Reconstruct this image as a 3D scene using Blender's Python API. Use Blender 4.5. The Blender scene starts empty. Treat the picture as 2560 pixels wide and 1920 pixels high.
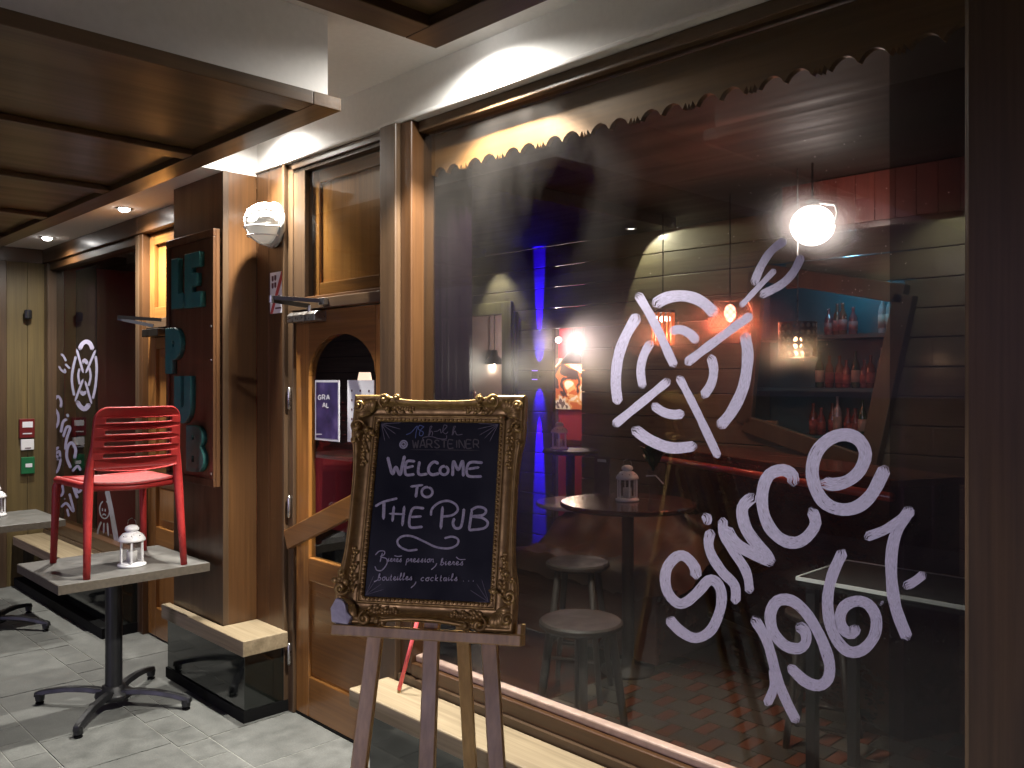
import bpy, bmesh, math, random
from mathutils import Vector, Matrix, noise
random.seed(7)
sc = bpy.context.scene
R = math.radians

# ------------------------------------------------------------------ camera, world, light
TH, FPX, CX, HZ, EYE = R(45.6), 1853.4, 1106.0, 819.0, 1.72
cd = bpy.data.cameras.new('camera'); cam = bpy.data.objects.new('camera', cd)
sc.collection.objects.link(cam); sc.camera = cam
cam.location = (0, 0, EYE); cam.rotation_euler = (R(90), 0, TH)
cd.sensor_width = 36; cd.lens = FPX / 2212 * 36; cd.shift_y = -0.00475
cd.clip_start = 0.05; cd.clip_end = 400

w = bpy.data.worlds.new('World'); sc.world = w; w.use_nodes = True
bg = w.node_tree.nodes['Background']; bg.inputs[0].default_value = (0.55, 0.5, 0.9, 1); bg.inputs[1].default_value = 0.17

sd = bpy.data.lights.new('night_glow', 'SUN'); sun = bpy.data.objects.new('night_glow', sd)
sc.collection.objects.link(sun); sd.energy = 0.52; sd.angle = R(14); sd.color = (0.74, 0.66, 1.0)
sun.rotation_euler = Vector((0.30, -0.94, 0.13)).to_track_quat('Z', 'Y').to_euler()

vs = sc.view_settings
vs.view_transform = 'Standard'; vs.look = 'None'; vs.exposure = 0.0; vs.gamma = 1.0; vs.use_curve_mapping = False
cy = sc.cycles
cy.max_bounces = 8; cy.diffuse_bounces = 4; cy.glossy_bounces = 4; cy.transmission_bounces = 6; cy.transparent_max_bounces = 16
cy.sample_clamp_indirect = 4.0; cy.sample_clamp_direct = 0; cy.caustics_reflective = False; cy.caustics_refractive = False
cy.use_denoising = True

# ------------------------------------------------------------------ helpers
C = sc.collection.objects
_s, _c = math.sin(TH), math.cos(TH)
def ray(u, v):
    t = (u - CX) / FPX
    return Vector((-_s + _c * t, _c + _s * t, (HZ - v) / FPX))
EYEV = Vector((0, 0, EYE))
def onY(u, v, Y): r = ray(u, v); return EYEV + r * (Y / r.y)
def onX(u, v, X): r = ray(u, v); return EYEV + r * (X / r.x)
def onZ(u, v, Z): r = ray(u, v); return EYEV + r * ((Z - EYE) / r.z)
def onP(u, v, p0, n):
    r = ray(u, v); return EYEV + r * ((p0 - EYEV).dot(n) / r.dot(n))
PX = 2212 / 2560

class MB:
    def __init__(s): s.v = []; s.f = []; s.uv = None
    def add(s, vs_, fs):
        o = len(s.v); s.v += [tuple(p) for p in vs_]; s.f += [tuple(i + o for i in f) for f in fs]; return s
    def box(s, x0, x1, y0, y1, z0, z1):
        return s.add([(x0,y0,z0),(x1,y0,z0),(x1,y1,z0),(x0,y1,z0),(x0,y0,z1),(x1,y0,z1),(x1,y1,z1),(x0,y1,z1)],
                     [(0,3,2,1),(4,5,6,7),(0,1,5,4),(1,2,6,5),(2,3,7,6),(3,0,4,7)])
    def bar(s, a, b, wd, th, side=None):
        a, b = Vector(a), Vector(b); d = (b - a).normalized()
        sd_ = Vector(side) if side else d.cross(Vector((0,0,1)))
        if sd_.length < 1e-4: sd_ = Vector((1,0,0))
        sd_ = (sd_ - d * sd_.dot(d)).normalized(); n = d.cross(sd_)
        q = []
        for p in (a, b):
            for i, j in ((-1,-1),(1,-1),(1,1),(-1,1)): q.append(p + sd_ * (i*wd/2) + n * (j*th/2))
        return s.add(q, [(3,2,1,0),(4,5,6,7),(0,1,5,4),(1,2,6,5),(2,3,7,6),(3,0,4,7)])
    def tube(s, pts, rad, n=10, caps=True):
        pts = [Vector(p) for p in pts]; m = len(pts)
        rs = rad if isinstance(rad, (list, tuple)) else [rad] * m
        q = []; up = None
        for i, p in enumerate(pts):
            d = (pts[min(i+1, m-1)] - pts[max(i-1, 0)]).normalized()
            if up is None:
                up = d.orthogonal().normalized()
            up = (up - d * up.dot(d)).normalized(); sd_ = d.cross(up)
            for k in range(n):
                a = 2*math.pi*k/n; q.append(p + (up*math.cos(a) + sd_*math.sin(a)) * rs[i])
        fs = [(i*n+k, i*n+(k+1)%n, (i+1)*n+(k+1)%n, (i+1)*n+k) for i in range(m-1) for k in range(n)]
        if caps: fs += [tuple(range(n))[::-1], tuple((m-1)*n+k for k in range(n))]
        return s.add(q, fs)
    def lathe(s, prof, c=(0,0,0), n=20, M=None):
        q = []; m = len(prof)
        for r_, z in prof:
            for k in range(n):
                a = 2*math.pi*k/n; p = Vector((r_*math.cos(a), r_*math.sin(a), z))
                q.append((M @ p if M else p) + Vector(c))
        fs = [(i*n+k, i*n+(k+1)%n, (i+1)*n+(k+1)%n, (i+1)*n+k) for i in range(m-1) for k in range(n)]
        if prof[0][0] > 1e-5: fs.append(tuple(range(n))[::-1])
        if prof[-1][0] > 1e-5: fs.append(tuple((m-1)*n+k for k in range(n)))
        return s.add(q, fs)
    def prism(s, poly, f0, f1):
        """poly: 2D points; f0/f1 map a 2D point to the front / back 3D point"""
        n = len(poly)
        return s.add([f0(p) for p in poly] + [f1(p) for p in poly],
                     [tuple(range(n)), tuple(range(2*n-1, n-1, -1))] + [(i, i+n, (i+1)%n+n, (i+1)%n) for i in range(n)])
    def ell(s, c, rx, ry, rz, nu=10, nv=6, M=None):
        prof = []
        q = [];
        for i in range(nv+1):
            b = -math.pi/2 + math.pi*i/nv
            for k in range(nu):
                a = 2*math.pi*k/nu
                p = Vector((rx*math.cos(b)*math.cos(a), ry*math.cos(b)*math.sin(a), rz*math.sin(b)))
                q.append((M @ p if M else p) + Vector(c))
        return s.add(q, [(i*nu+k, i*nu+(k+1)%nu, (i+1)*nu+(k+1)%nu, (i+1)*nu+k) for i in range(nv) for k in range(nu)])
    def build(s, name, m, parent=None, bevel=0, smooth=False, segs=2, loc=None):
        me = bpy.data.meshes.new(name); me.from_pydata(s.v, [], s.f)
        if s.uv:
            l = me.uv_layers.new(name='UVMap')
            for lp in me.loops: l.data[lp.index].uv = s.uv[lp.vertex_index]
        bm = bmesh.new(); bm.from_mesh(me); bmesh.ops.remove_doubles(bm, verts=bm.verts, dist=1e-6)
        if not s.uv: bmesh.ops.recalc_face_normals(bm, faces=bm.faces)
        bm.to_mesh(me); bm.free(); me.update()
        return link(name, me, m, parent, bevel, smooth, segs, loc)
def link(name, me, m, parent=None, bevel=0, smooth=False, segs=2, loc=None):
    o = bpy.data.objects.new(name, me); C.link(o)
    if m is not None and not me.materials: me.materials.append(m)
    if smooth:
        for p in me.polygons: p.use_smooth = True
    if bevel:
        b = o.modifiers.new('bevel', 'BEVEL'); b.width = bevel; b.segments = segs; b.limit_method = 'ANGLE'; b.angle_limit = R(35)
    if loc: o.location = loc
    if parent is not None:
        o.parent = parent
        if not parent.get('_local'): o.matrix_parent_inverse = parent.matrix_basis.inverted()
    return o
def tag(o, label, cat, group=None):
    o['label'] = label; o['category'] = cat
    if group: o['group'] = group
    return o
def thing(name, label, cat, loc=(0,0,0), group=None, local=False):
    o = bpy.data.objects.new(name, None); C.link(o); o.location = loc; o.empty_display_size = 0.05
    if local: o['_local'] = 1
    return tag(o, label, cat, group)
def struct(o): o['kind'] = 'structure'; return o
def sroot(name, loc=(0,0,0)):
    o = bpy.data.objects.new(name, None); C.link(o); o.location = loc; o['kind'] = 'structure'; return o
def lamp(name, kind, loc, power, color, parent=None, radius=0.03, target=None, cone=90, blend=.3):
    d = bpy.data.lights.new(name, kind); d.energy = power; d.color = color; d.shadow_soft_size = radius
    o = bpy.data.objects.new(name, d); C.link(o); o.location = loc
    if kind == 'SPOT':
        d.spot_size = R(cone); d.spot_blend = blend
        if target is not None:
            o.rotation_euler = (Vector(loc) - Vector(target)).to_track_quat('Z', 'Y').to_euler()
    if parent is not None:
        o.parent = parent
        if not parent.get('_local'): o.matrix_parent_inverse = parent.matrix_basis.inverted()
    return o
def copy_thing(root, loc, label, rotz=None, group=None):
    r = root.copy(); C.link(r); r.location = loc; r['label'] = label
    if rotz is not None: r.rotation_euler.z = rotz
    if group: r['group'] = group
    for ch in list(root.children):
        c = ch.copy(); C.link(c); c.parent = r
        for g in ch.children:
            d = g.copy(); C.link(d); d.parent = c
    return r

# ------------------------------------------------------------------ materials
def mat(name):
    m = bpy.data.materials.new(name); m.use_nodes = True
    nt = m.node_tree; return m, nt, nt.nodes, nt.links, nt.nodes['Principled BSDF']
def N(nodes, t, **kw):
    n = nodes.new(t)
    for k, v in kw.items():
        if k.startswith('i_'): n.inputs[k[2:].replace('_', ' ')].default_value = v
        else: setattr(n, k, v)
    return n
def coords(nodes, links, scale, kind='Object'):
    tc = nodes.new('ShaderNodeTexCoord'); mp = nodes.new('ShaderNodeMapping'); mp.inputs['Scale'].default_value = scale
    links.new(tc.outputs[kind], mp.inputs[0]); return mp.outputs[0]
def ramp(nodes, stops):
    r = nodes.new('ShaderNodeValToRGB'); e = r.color_ramp.elements
    while len(e) < len(stops): e.new(0.5)
    for el, (p, c) in zip(e, stops):
        el.position = p; el.color = (*c, 1) if len(c) == 3 else c
    return r
def mul(nodes, links, a, b, fac=1.0):
    m = nodes.new('ShaderNodeMix'); m.data_type = 'RGBA'; m.blend_type = 'MULTIPLY'; m.inputs[0].default_value = fac
    links.new(a, m.inputs[6]); links.new(b, m.inputs[7]); return m.outputs[2]
def vary(nodes, links, col, lo, hi):
    oi = nodes.new('ShaderNodeObjectInfo'); mr = nodes.new('ShaderNodeMapRange')
    mr.inputs[3].default_value = lo; mr.inputs[4].default_value = hi
    links.new(oi.outputs['Random'], mr.inputs[0]); return mul(nodes, links, col, mr.outputs[0])
def bump(nodes, links, b, h, strength, dist=0.004):
    n = nodes.new('ShaderNodeBump'); n.inputs['Strength'].default_value = strength; n.inputs['Distance'].default_value = dist
    links.new(h, n.inputs['Height']); links.new(n.outputs[0], b.inputs['Normal'])
def plain(name, col, rough=.5, metal=0, coat=0, var=.0, nscale=25, emit=None, estr=0, bmp=0, sss=0):
    m, nt, nd, lk, b = mat(name)
    b.inputs['Roughness'].default_value = rough; b.inputs['Metallic'].default_value = metal
    b.inputs['Coat Weight'].default_value = coat; b.inputs['Coat Roughness'].default_value = .12
    nz = N(nd, 'ShaderNodeTexNoise'); nz.inputs['Scale'].default_value = nscale; nz.inputs['Detail'].default_value = 5
    lk.new(coords(nd, lk, (1,1,1)), nz.inputs['Vector'])
    lo = [max(0, c*(1-var)) for c in col]; hi = [min(1, c*(1+var)) for c in col]
    r = ramp(nd, [(.3, lo), (.7, hi)]); lk.new(nz.outputs[0], r.inputs[0]); lk.new(r.outputs[0], b.inputs['Base Color'])
    if bmp: bump(nd, lk, b, nz.outputs[0], bmp)
    if emit: b.inputs['Emission Color'].default_value = (*emit, 1); b.inputs['Emission Strength'].default_value = estr
    if var:
        rr = ramp(nd, [(.3, (rough*.8,)*3), (.75, (min(1, rough*1.3),)*3)]); lk.new(nz.outputs[0], rr.inputs[0]); lk.new(rr.outputs[0], b.inputs['Roughness'])
    return m
def wood(name, dark, light, axis='Z', rough=.38, coat=.15, knots=0, sc_=1.0, rnd=.18, bmp=.25, strips=0):
    m, nt, nd, lk, b = mat(name)
    k = 'XYZ'.index(axis)
    s1 = [7*sc_]*3; s1[k] = .55*sc_
    s2 = [70*sc_]*3; s2[k] = 1.6*sc_
    n1 = N(nd, 'ShaderNodeTexNoise'); n1.inputs['Scale'].default_value = 1; n1.inputs['Detail'].default_value = 7; n1.inputs['Distortion'].default_value = 1.2
    n2 = N(nd, 'ShaderNodeTexNoise'); n2.inputs['Scale'].default_value = 1; n2.inputs['Detail'].default_value = 4
    lk.new(coords(nd, lk, s1), n1.inputs['Vector']); lk.new(coords(nd, lk, s2), n2.inputs['Vector'])
    r1 = ramp(nd, [(.28, dark), (.72, light)]); lk.new(n1.outputs[0], r1.inputs[0])
    r2 = ramp(nd, [(.3, (.62,.6,.58)), (.65, (1,1,1))]); lk.new(n2.outputs[0], r2.inputs[0])
    col = mul(nd, lk, r1.outputs[0], r2.outputs[0], .75)
    if knots:
        vo = N(nd, 'ShaderNodeTexVoronoi'); s3 = [5*sc_]*3; s3[k] = 3*sc_
        lk.new(coords(nd, lk, s3), vo.inputs['Vector']); vo.inputs['Scale'].default_value = 1; vo.inputs['Randomness'].default_value = 1
        r3 = ramp(nd, [(.04, (.22,.16,.12)), (.13, (1,1,1))]); lk.new(vo.outputs['Distance'], r3.inputs[0])
        col = mul(nd, lk, col, r3.outputs[0], knots)
    big = N(nd, 'ShaderNodeTexNoise'); big.inputs['Scale'].default_value = 1.3; big.inputs['Detail'].default_value = 3
    lk.new(coords(nd, lk, (1,1,1)), big.inputs['Vector'])
    rb = ramp(nd, [(.3, (.75,.75,.75)), (.7, (1,1,1))]); lk.new(big.outputs[0], rb.inputs[0]); col = mul(nd, lk, col, rb.outputs[0], .8)
    col = vary(nd, lk, col, 1-rnd, 1+rnd); lk.new(col, b.inputs['Base Color'])
    b.inputs['Coat Weight'].default_value = coat; b.inputs['Coat Roughness'].default_value = .18
    rr = ramp(nd, [(.3, (rough*1.25,)*3), (.7, (rough*.85,)*3)]); lk.new(n1.outputs[0], rr.inputs[0]); lk.new(rr.outputs[0], b.inputs['Roughness'])
    bump(nd, lk, b, n2.outputs[0], bmp, .0015)
    return m
def emis(name, col, strength):
    m, nt, nd, lk, b = mat(name)
    b.inputs['Base Color'].default_value = (*[min(1, c) for c in col], 1)
    b.inputs['Emission Color'].default_value = (*col, 1); b.inputs['Emission Strength'].default_value = strength
    return m
def glassmat(name, tint=(.85,.86,.85), ior=1.5, rough=.0, dust_veil=.0065, haze=.085):
    m, nt, nd, lk, b = mat(name); nd.remove(b)
    out = nd['Material Output']
    tr = nd.new('ShaderNodeBsdfTransparent'); tr.inputs[0].default_value = (*tint, 1)
    gl = nd.new('ShaderNodeBsdfGlossy'); gl.inputs['Roughness'].default_value = rough; gl.inputs[0].default_value = (.95,.95,.95,1)
    fr = nd.new('ShaderNodeFresnel'); fr.inputs[0].default_value = ior
    ge = nd.new('ShaderNodeNewGeometry'); inv = nd.new('ShaderNodeMath'); inv.operation = 'SUBTRACT'; inv.inputs[0].default_value = 1; lk.new(ge.outputs['Backfacing'], inv.inputs[1])
    fm = nd.new('ShaderNodeMath'); fm.operation = 'MULTIPLY'; lk.new(fr.outputs[0], fm.inputs[0]); lk.new(inv.outputs[0], fm.inputs[1])
    mx = nd.new('ShaderNodeMixShader'); lk.new(fm.outputs[0], mx.inputs[0]); lk.new(tr.outputs[0], mx.inputs[1]); lk.new(gl.outputs[0], mx.inputs[2])
    if haze:
        rf = nd.new('ShaderNodeBsdfRefraction'); rf.inputs['IOR'].default_value = 1.06; rf.inputs['Roughness'].default_value = .65; rf.inputs[0].default_value = (*tint, 1)
        hz_ = nd.new('ShaderNodeMixShader'); hz_.inputs[0].default_value = haze; lk.new(tr.outputs[0], hz_.inputs[1]); lk.new(rf.outputs[0], hz_.inputs[2])
        lk.new(hz_.outputs[0], mx.inputs[1])
    df = nd.new('ShaderNodeBsdfDiffuse'); df.inputs[0].default_value = (.8,.72,.66,1)
    nz = N(nd, 'ShaderNodeTexNoise'); nz.inputs['Scale'].default_value = 2.2; nz.inputs['Detail'].default_value = 8
    lk.new(coords(nd, lk, (1,1,.5)), nz.inputs['Vector'])
    rp = ramp(nd, [(.35, (0,0,0)), (.8, (dust_veil*2.2,)*3)]); lk.new(nz.outputs[0], rp.inputs[0])  # patchy dust film, raised to paint in the veil of glass reflections
    m2 = nd.new('ShaderNodeMixShader'); lk.new(rp.outputs[0], m2.inputs[0]); lk.new(mx.outputs[0], m2.inputs[1]); lk.new(df.outputs[0], m2.inputs[2])
    lk.new(m2.outputs[0], out.inputs[0]); return m
def brush(name, col, dry=.5, rough=.7):
    """painted stroke: opaque in the middle, breaking into bristle streaks at the ends"""
    m, nt, nd, lk, b = mat(name)
    tc = nd.new('ShaderNodeTexCoord'); sp = nd.new('ShaderNodeSeparateXYZ'); lk.new(tc.outputs['UV'], sp.inputs[0])
    mp = nd.new('ShaderNodeMapping'); mp.inputs['Scale'].default_value = (1.2, 14, 1); lk.new(tc.outputs['UV'], mp.inputs[0])
    nz = nd.new('ShaderNodeTexNoise'); nz.inputs['Scale'].default_value = 1; nz.inputs['Detail'].default_value = 3; lk.new(mp.outputs[0], nz.inputs['Vector'])
    e = nd.new('ShaderNodeTexCoord')
    # UV.z is not stored; the end distance lives in UV.x (0..n widths), u<1 marks the dry end
    mr = nd.new('ShaderNodeMapRange'); lk.new(sp.outputs[0], mr.inputs[0]); mr.inputs[1].default_value = 0; mr.inputs[2].default_value = .9
    mr.inputs[3].default_value = .60; mr.inputs[4].default_value = .33
    gt = nd.new('ShaderNodeMath'); gt.operation = 'GREATER_THAN'; lk.new(nz.outputs[0], gt.inputs[0]); lk.new(mr.outputs[0], gt.inputs[1])
    lk.new(gt.outputs[0], b.inputs['Alpha'])
    n2 = nd.new('ShaderNodeTexNoise'); n2.inputs['Scale'].default_value = 3; lk.new(mp.outputs[0], n2.inputs['Vector'])
    rp = ramp(nd, [(.35, [c*.58 for c in col]), (.65, col)]); lk.new(n2.outputs[0], rp.inputs[0]); lk.new(rp.outputs[0], b.inputs['Base Color'])
    b.inputs['Roughness'].default_value = rough; b.inputs['Specular IOR Level'].default_value = .2
    return m

M = {}
M['door'] = wood('varnished_pine_upright', (.26,.108,.025), (.38,.168,.042), 'Z', .3, .35, .5)
M['door_x'] = wood('varnished_pine_level', (.26,.108,.025), (.38,.168,.042), 'X', .3, .35, .5)
M['col'] = wood('brown_stained_upright', (.072,.031,.011), (.125,.058,.021), 'Z', .36, .25, .25)
M['col_x'] = wood('brown_stained_level', (.072,.031,.011), (.125,.058,.021), 'X', .36, .25, .25)
M['col_y'] = wood('brown_stained_deep', (.072,.031,.011), (.125,.058,.021), 'Y', .36, .25, .25)
M['dark'] = wood('dark_frame_upright', (.070,.041,.022), (.125,.074,.038), 'Z', .4, .2, 0)
M['dark_x'] = wood('dark_frame_level', (.070,.041,.022), (.125,.074,.038), 'X', .4, .2, 0)
M['sign'] = wood('red_brown_board', (.078,.034,.013), (.13,.058,.022), 'Z', .4, .2, .2)
M['ply'] = wood('ceiling_ply', (.095,.056,.02), (.155,.094,.036), 'Y', .36, .25, .4, rnd=.06)
M['trim'] = wood('ceiling_trim_level', (.075,.040,.017), (.13,.072,.03), 'X', .34, .3, .1)
M['trim_y'] = wood('ceiling_trim_deep', (.075,.040,.017), (.13,.072,.03), 'Y', .34, .3, .1)
M['end'] = wood('end_wall_boards', (.12,.085,.03), (.19,.135,.05), 'Z', .5, .1, .2)
M['bench'] = wood('pale_bench_plank', (.27,.205,.115), (.50,.395,.25), 'X', .55, .05, .8)
M['val'] = wood('pine_valance', (.25,.115,.034), (.36,.175,.056), 'X', .45, .1, .9)
M['easel'] = wood('easel_beech', (.47,.28,.085), (.60,.38,.135), 'Z', .5, .1, .3)
M['easel_x'] = wood('easel_beech_level', (.47,.28,.085), (.60,.38,.135), 'X', .5, .1, .3)
M['olive'] = wood('olive_planks', (.10,.088,.058), (.16,.142,.094), 'X', .45, .15, .5, rnd=.1)
M['olive_z'] = wood('olive_frame', (.13,.115,.068), (.20,.18,.105), 'Z', .45, .15, .2, rnd=.1)
M['inceil'] = wood('dark_ceiling_boards', (.012,.010,.008), (.024,.021,.015), 'X', .6, .0, .1)
M['redwood'] = wood('red_boards', (.17,.03,.02), (.24,.048,.03), 'Z', .45, .1, .1)
M['bar'] = wood('bar_mahogany', (.07,.02,.012), (.13,.04,.022), 'X', .22, .5, 0)
M['stool'] = wood('stool_wood', (.018,.010,.007), (.036,.021,.013), 'Z', .6, 0, 0)
M['plaster'] = plain('white_plaster', (.80,.785,.76), .85, var=.03, nscale=40, bmp=.12)
M['slab'] = None
M['gloss'] = plain('black_polished_panel', (.008,.010,.008), .07, coat=.4, var=.3, nscale=4)
M['black'] = plain('black_powder_coat', (.012,.012,.013), .42, var=.2)
M['matblack'] = plain('matt_black', (.008,.008,.008), .7)
M['matblack'].node_tree.nodes['Principled BSDF'].inputs['Specular IOR Level'].default_value = .1
M['top'] = plain('grey_laminate', (.115,.11,.10), .40, var=.22, nscale=18, bmp=.05)
M['topedge'] = plain('brown_laminate_edge', (.085,.07,.052), .5, var=.2, nscale=60)
M['red'] = plain('red_resin', (.36,.022,.020), .5, var=.12, nscale=60, bmp=.03)
M['white'] = plain('white_enamel', (.82,.81,.80), .35, coat=.2, var=.03)
M['teal'] = plain('teal_paint', (.024,.14,.122), .62, var=.15, nscale=20, bmp=.08)
M['metal'] = plain('satin_metal', (.42,.41,.39), .3, 1.0, var=.1, nscale=60)
M['chrome'] = plain('chrome', (.8,.8,.8), .08, 1.0)
M['gunmetal'] = plain('dark_metal', (.10,.09,.08), .35, 1.0)
M['glass'] = glassmat('window_glass')
M['lglass'] = glassmat('lantern_glass', (.9,.9,.92), 1.4, .03, .05, 0)
M['tglass'] = glassmat('door_glass', (.85,.86,.85), 1.5, 0, .001, 0)
M['chalkboard'] = plain('blackboard', (.0045,.0055,.009), .55, var=.35, nscale=6)
M['chalkboard'].node_tree.nodes['Principled BSDF'].inputs['Specular IOR Level'].default_value = .25
M['chalk'] = plain('chalk_pen', (.52,.48,.52), .8, var=.25, nscale=120)
M['chalkdim'] = plain('faded_chalk', (.20,.18,.19), .8, var=.3, nscale=120)
M['gilt_text'] = plain('faded_print', (.10,.088,.075), .6)
M['emblem'] = plain('printed_emblem', (.48,.47,.50), .6, var=.3, nscale=160)
M['bluechalk'] = plain('blue_chalk', (.14,.19,.36), .8, var=.2)
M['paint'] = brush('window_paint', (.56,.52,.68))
M['curtain'] = None
M['hatch'] = wood('dark_olive_frame', (.055,.048,.030), (.09,.08,.05), 'Z', .45, .1, .2, rnd=.1)
M['shade_in'] = plain('shade_lining_grey', (.25,.24,.22), .6)
M['redwall'] = plain('red_plaster', (.36,.03,.045), .7, var=.1, nscale=5, bmp=.1)
M['tealwall'] = plain('teal_shelf_paint', (.008,.075,.095), .5, var=.2, nscale=6)
M['coral'] = plain('coral_stick', (.88,.13,.14), .4)
M['paper'] = plain('white_paper', (.78,.78,.80), .7, var=.03)

def slabmat(name, a, b_, scale, rough, lo=.78, hi=1.15, grain=90):
    m, nt, nd, lk, b = mat(name)
    tc = nd.new('ShaderNodeTexCoord'); oi = nd.new('ShaderNodeObjectInfo')
    geo = nd.new('ShaderNodeNewGeometry')
    ad = nd.new('ShaderNodeVectorMath'); ad.operation = 'ADD'; lk.new(geo.outputs['Position'], ad.inputs[0])
    mm = nd.new('ShaderNodeVectorMath'); mm.operation = 'SCALE'; mm.inputs[0].default_value = (13, 7, 3); lk.new(oi.outputs['Random'], mm.inputs['Scale'])
    lk.new(mm.outputs[0], ad.inputs[1])
    n1 = nd.new('ShaderNodeTexNoise'); n1.inputs['Scale'].default_value = scale; n1.inputs['Detail'].default_value = 8; n1.inputs['Roughness'].default_value = .65
    n2 = nd.new('ShaderNodeTexNoise'); n2.inputs['Scale'].default_value = grain; n2.inputs['Detail'].default_value = 3
    lk.new(ad.outputs[0], n1.inputs['Vector']); lk.new(ad.outputs[0], n2.inputs['Vector'])
    r1 = ramp(nd, [(.32, a), (.68, b_)]); lk.new(n1.outputs[0], r1.inputs[0])
    r2 = ramp(nd, [(.3, (.7,.7,.7)), (.7, (1.0,1.0,1.0))]); lk.new(n2.outputs[0], r2.inputs[0])
    col = mul(nd, lk, r1.outputs[0], r2.outputs[0], .8); col = vary(nd, lk, col, lo, hi)
    lk.new(col, b.inputs['Base Color'])
    rr = ramp(nd, [(.3, (rough*.8,)*3), (.7, (rough*1.2,)*3)]); lk.new(n1.outputs[0], rr.inputs[0]); lk.new(rr.outputs[0], b.inputs['Roughness'])
    bump(nd, lk, b, n2.outputs[0], .25, .002)
    return m
M['slab'] = slabmat('grey_stone', (.115,.118,.108), (.195,.198,.182), 9, .65, .90, 1.06, 150)
M['mortar'] = slabmat('pale_joint', (.25,.25,.225), (.30,.30,.27), 9, .8, 1, 1)
M['ground'] = slabmat('dark_street', (.03,.03,.032), (.05,.05,.05), 2, .7, 1, 1)
M['tile_grey'] = slabmat('grey_floor_tile', (.05,.043,.034), (.085,.074,.058), 14, .4, .75, 1.2)
M['tile_red'] = slabmat('red_floor_tile', (.12,.032,.015), (.18,.052,.024), 14, .4, .75, 1.2)
M['grout'] = slabmat('floor_grout', (.15,.12,.085), (.20,.165,.12), 14, .8, 1, 1)
def curtainmat():
    m, nt, nd, lk, b = mat('sheer_plum_curtain')
    b.inputs['Base Color'].default_value = (.012,.005,.012,1); b.inputs['Roughness'].default_value = 1; b.inputs['Specular IOR Level'].default_value = 0; b.inputs['Alpha'].default_value = .62
    return m
M['curtain'] = curtainmat()
M['leaf'] = plain('plant_leaf', (.05,.10,.035), .45, var=.35, nscale=12)
M['leaf2'] = plain('pale_leaf', (.16,.22,.16), .45, var=.3, nscale=12)
M['gold'] = None
def goldmat():
    m, nt, nd, lk, b = mat('antique_gilt')
    geo = nd.new('ShaderNodeNewGeometry')
    nz = nd.new('ShaderNodeTexNoise'); nz.inputs['Scale'].default_value = 45; nz.inputs['Detail'].default_value = 6
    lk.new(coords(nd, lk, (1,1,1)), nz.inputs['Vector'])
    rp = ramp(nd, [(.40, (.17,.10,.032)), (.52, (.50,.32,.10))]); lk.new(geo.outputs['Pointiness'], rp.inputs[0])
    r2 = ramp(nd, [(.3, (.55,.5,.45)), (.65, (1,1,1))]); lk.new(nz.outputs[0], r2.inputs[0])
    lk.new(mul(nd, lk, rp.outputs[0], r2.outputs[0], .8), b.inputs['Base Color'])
    b.inputs['Metallic'].default_value = .55; b.inputs['Roughness'].default_value = .32
    rr = ramp(nd, [(.3, (.50,)*3), (.7, (.30,)*3)]); lk.new(nz.outputs[0], rr.inputs[0]); lk.new(rr.outputs[0], b.inputs['Roughness'])
    bump(nd, lk, b, nz.outputs[0], .2, .002)
    return m
M['gold'] = goldmat()

# ------------------------------------------------------------------ painted strokes
def smooth_line(pts, step):
    pts = [Vector(p) for p in pts]
    if len(pts) == 2: q = [pts[0].lerp(pts[1], i/8) for i in range(9)]
    else:
        q = []; P = [pts[0]*2 - pts[1]] + pts + [pts[-1]*2 - pts[-2]]
        for i in range(1, len(P)-2):
            a, b, c_, d = P[i-1:i+3]
            n = max(3, int((c_-b).length/step))
            for k in range(n):
                t = k/n
                q.append(.5*((2*b) + (c_-a)*t + (2*a-5*b+4*c_-d)*t*t + (3*b-a-3*c_+d)*t**3))
        q.append(pts[-1])
    return q
def strokes(mb, lines, tr, proj, wob=.06, nrm3=Vector((0, -1, 0)), fat=1.12):
    """lines: [(width, [(x, y)...])] in crop pixels, tr: crop pixel -> picture pixel, proj: picture pixel -> 3D point on the surface"""
    if mb.uv is None: mb.uv = []
    for si, (wd, pts) in enumerate(lines):
        wd *= fat
        lift = nrm3*(.00013*(si + len(mb.v)/4000))
        q = smooth_line(pts, max(wd*.35, 3)); n = len(q)
        L = [0]
        for i in range(1, n): L.append(L[-1] + (q[i]-q[i-1]).length)
        o = len(mb.v); ph = random.random()*9
        for i, p in enumerate(q):
            d = q[min(i+1, n-1)] - q[max(i-1, 0)]
            d = d.normalized() if d.length > 1e-6 else Vector((1, 0))
            nrm = Vector((-d.y, d.x))
            e = min(L[i], L[-1]-L[i]); h = wd/2
            k = math.sqrt(max(.10, 1-(1-min(1, e/(h*.8)))**2)) * (1 + wob*noise.noise(Vector((L[i]/wd*.7, ph, 0)))*2)
            for sgn in (-1, 1):
                x, y = p + nrm*(sgn*h*k)
                mb.v.append(tuple(proj(*tr(x, y)) + lift)); mb.uv.append((.25 + min(L[i]*.6, L[-1]-L[i])/wd, sgn*.5 + ph + L[i]/wd*.02))
        for i in range(n-1): mb.f.append((o+2*i, o+2*i+1, o+2*i+3, o+2*i+2))
    return mb
def crop(ox, oy, k): return lambda x, y: ((ox + x/k)*PX, (oy + y/k)*PX)

# ================================================================== THE SETTING
struct(MB().box(-60, 60, -80, 40, -.30, -.12).build('ground', M['ground']))
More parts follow.
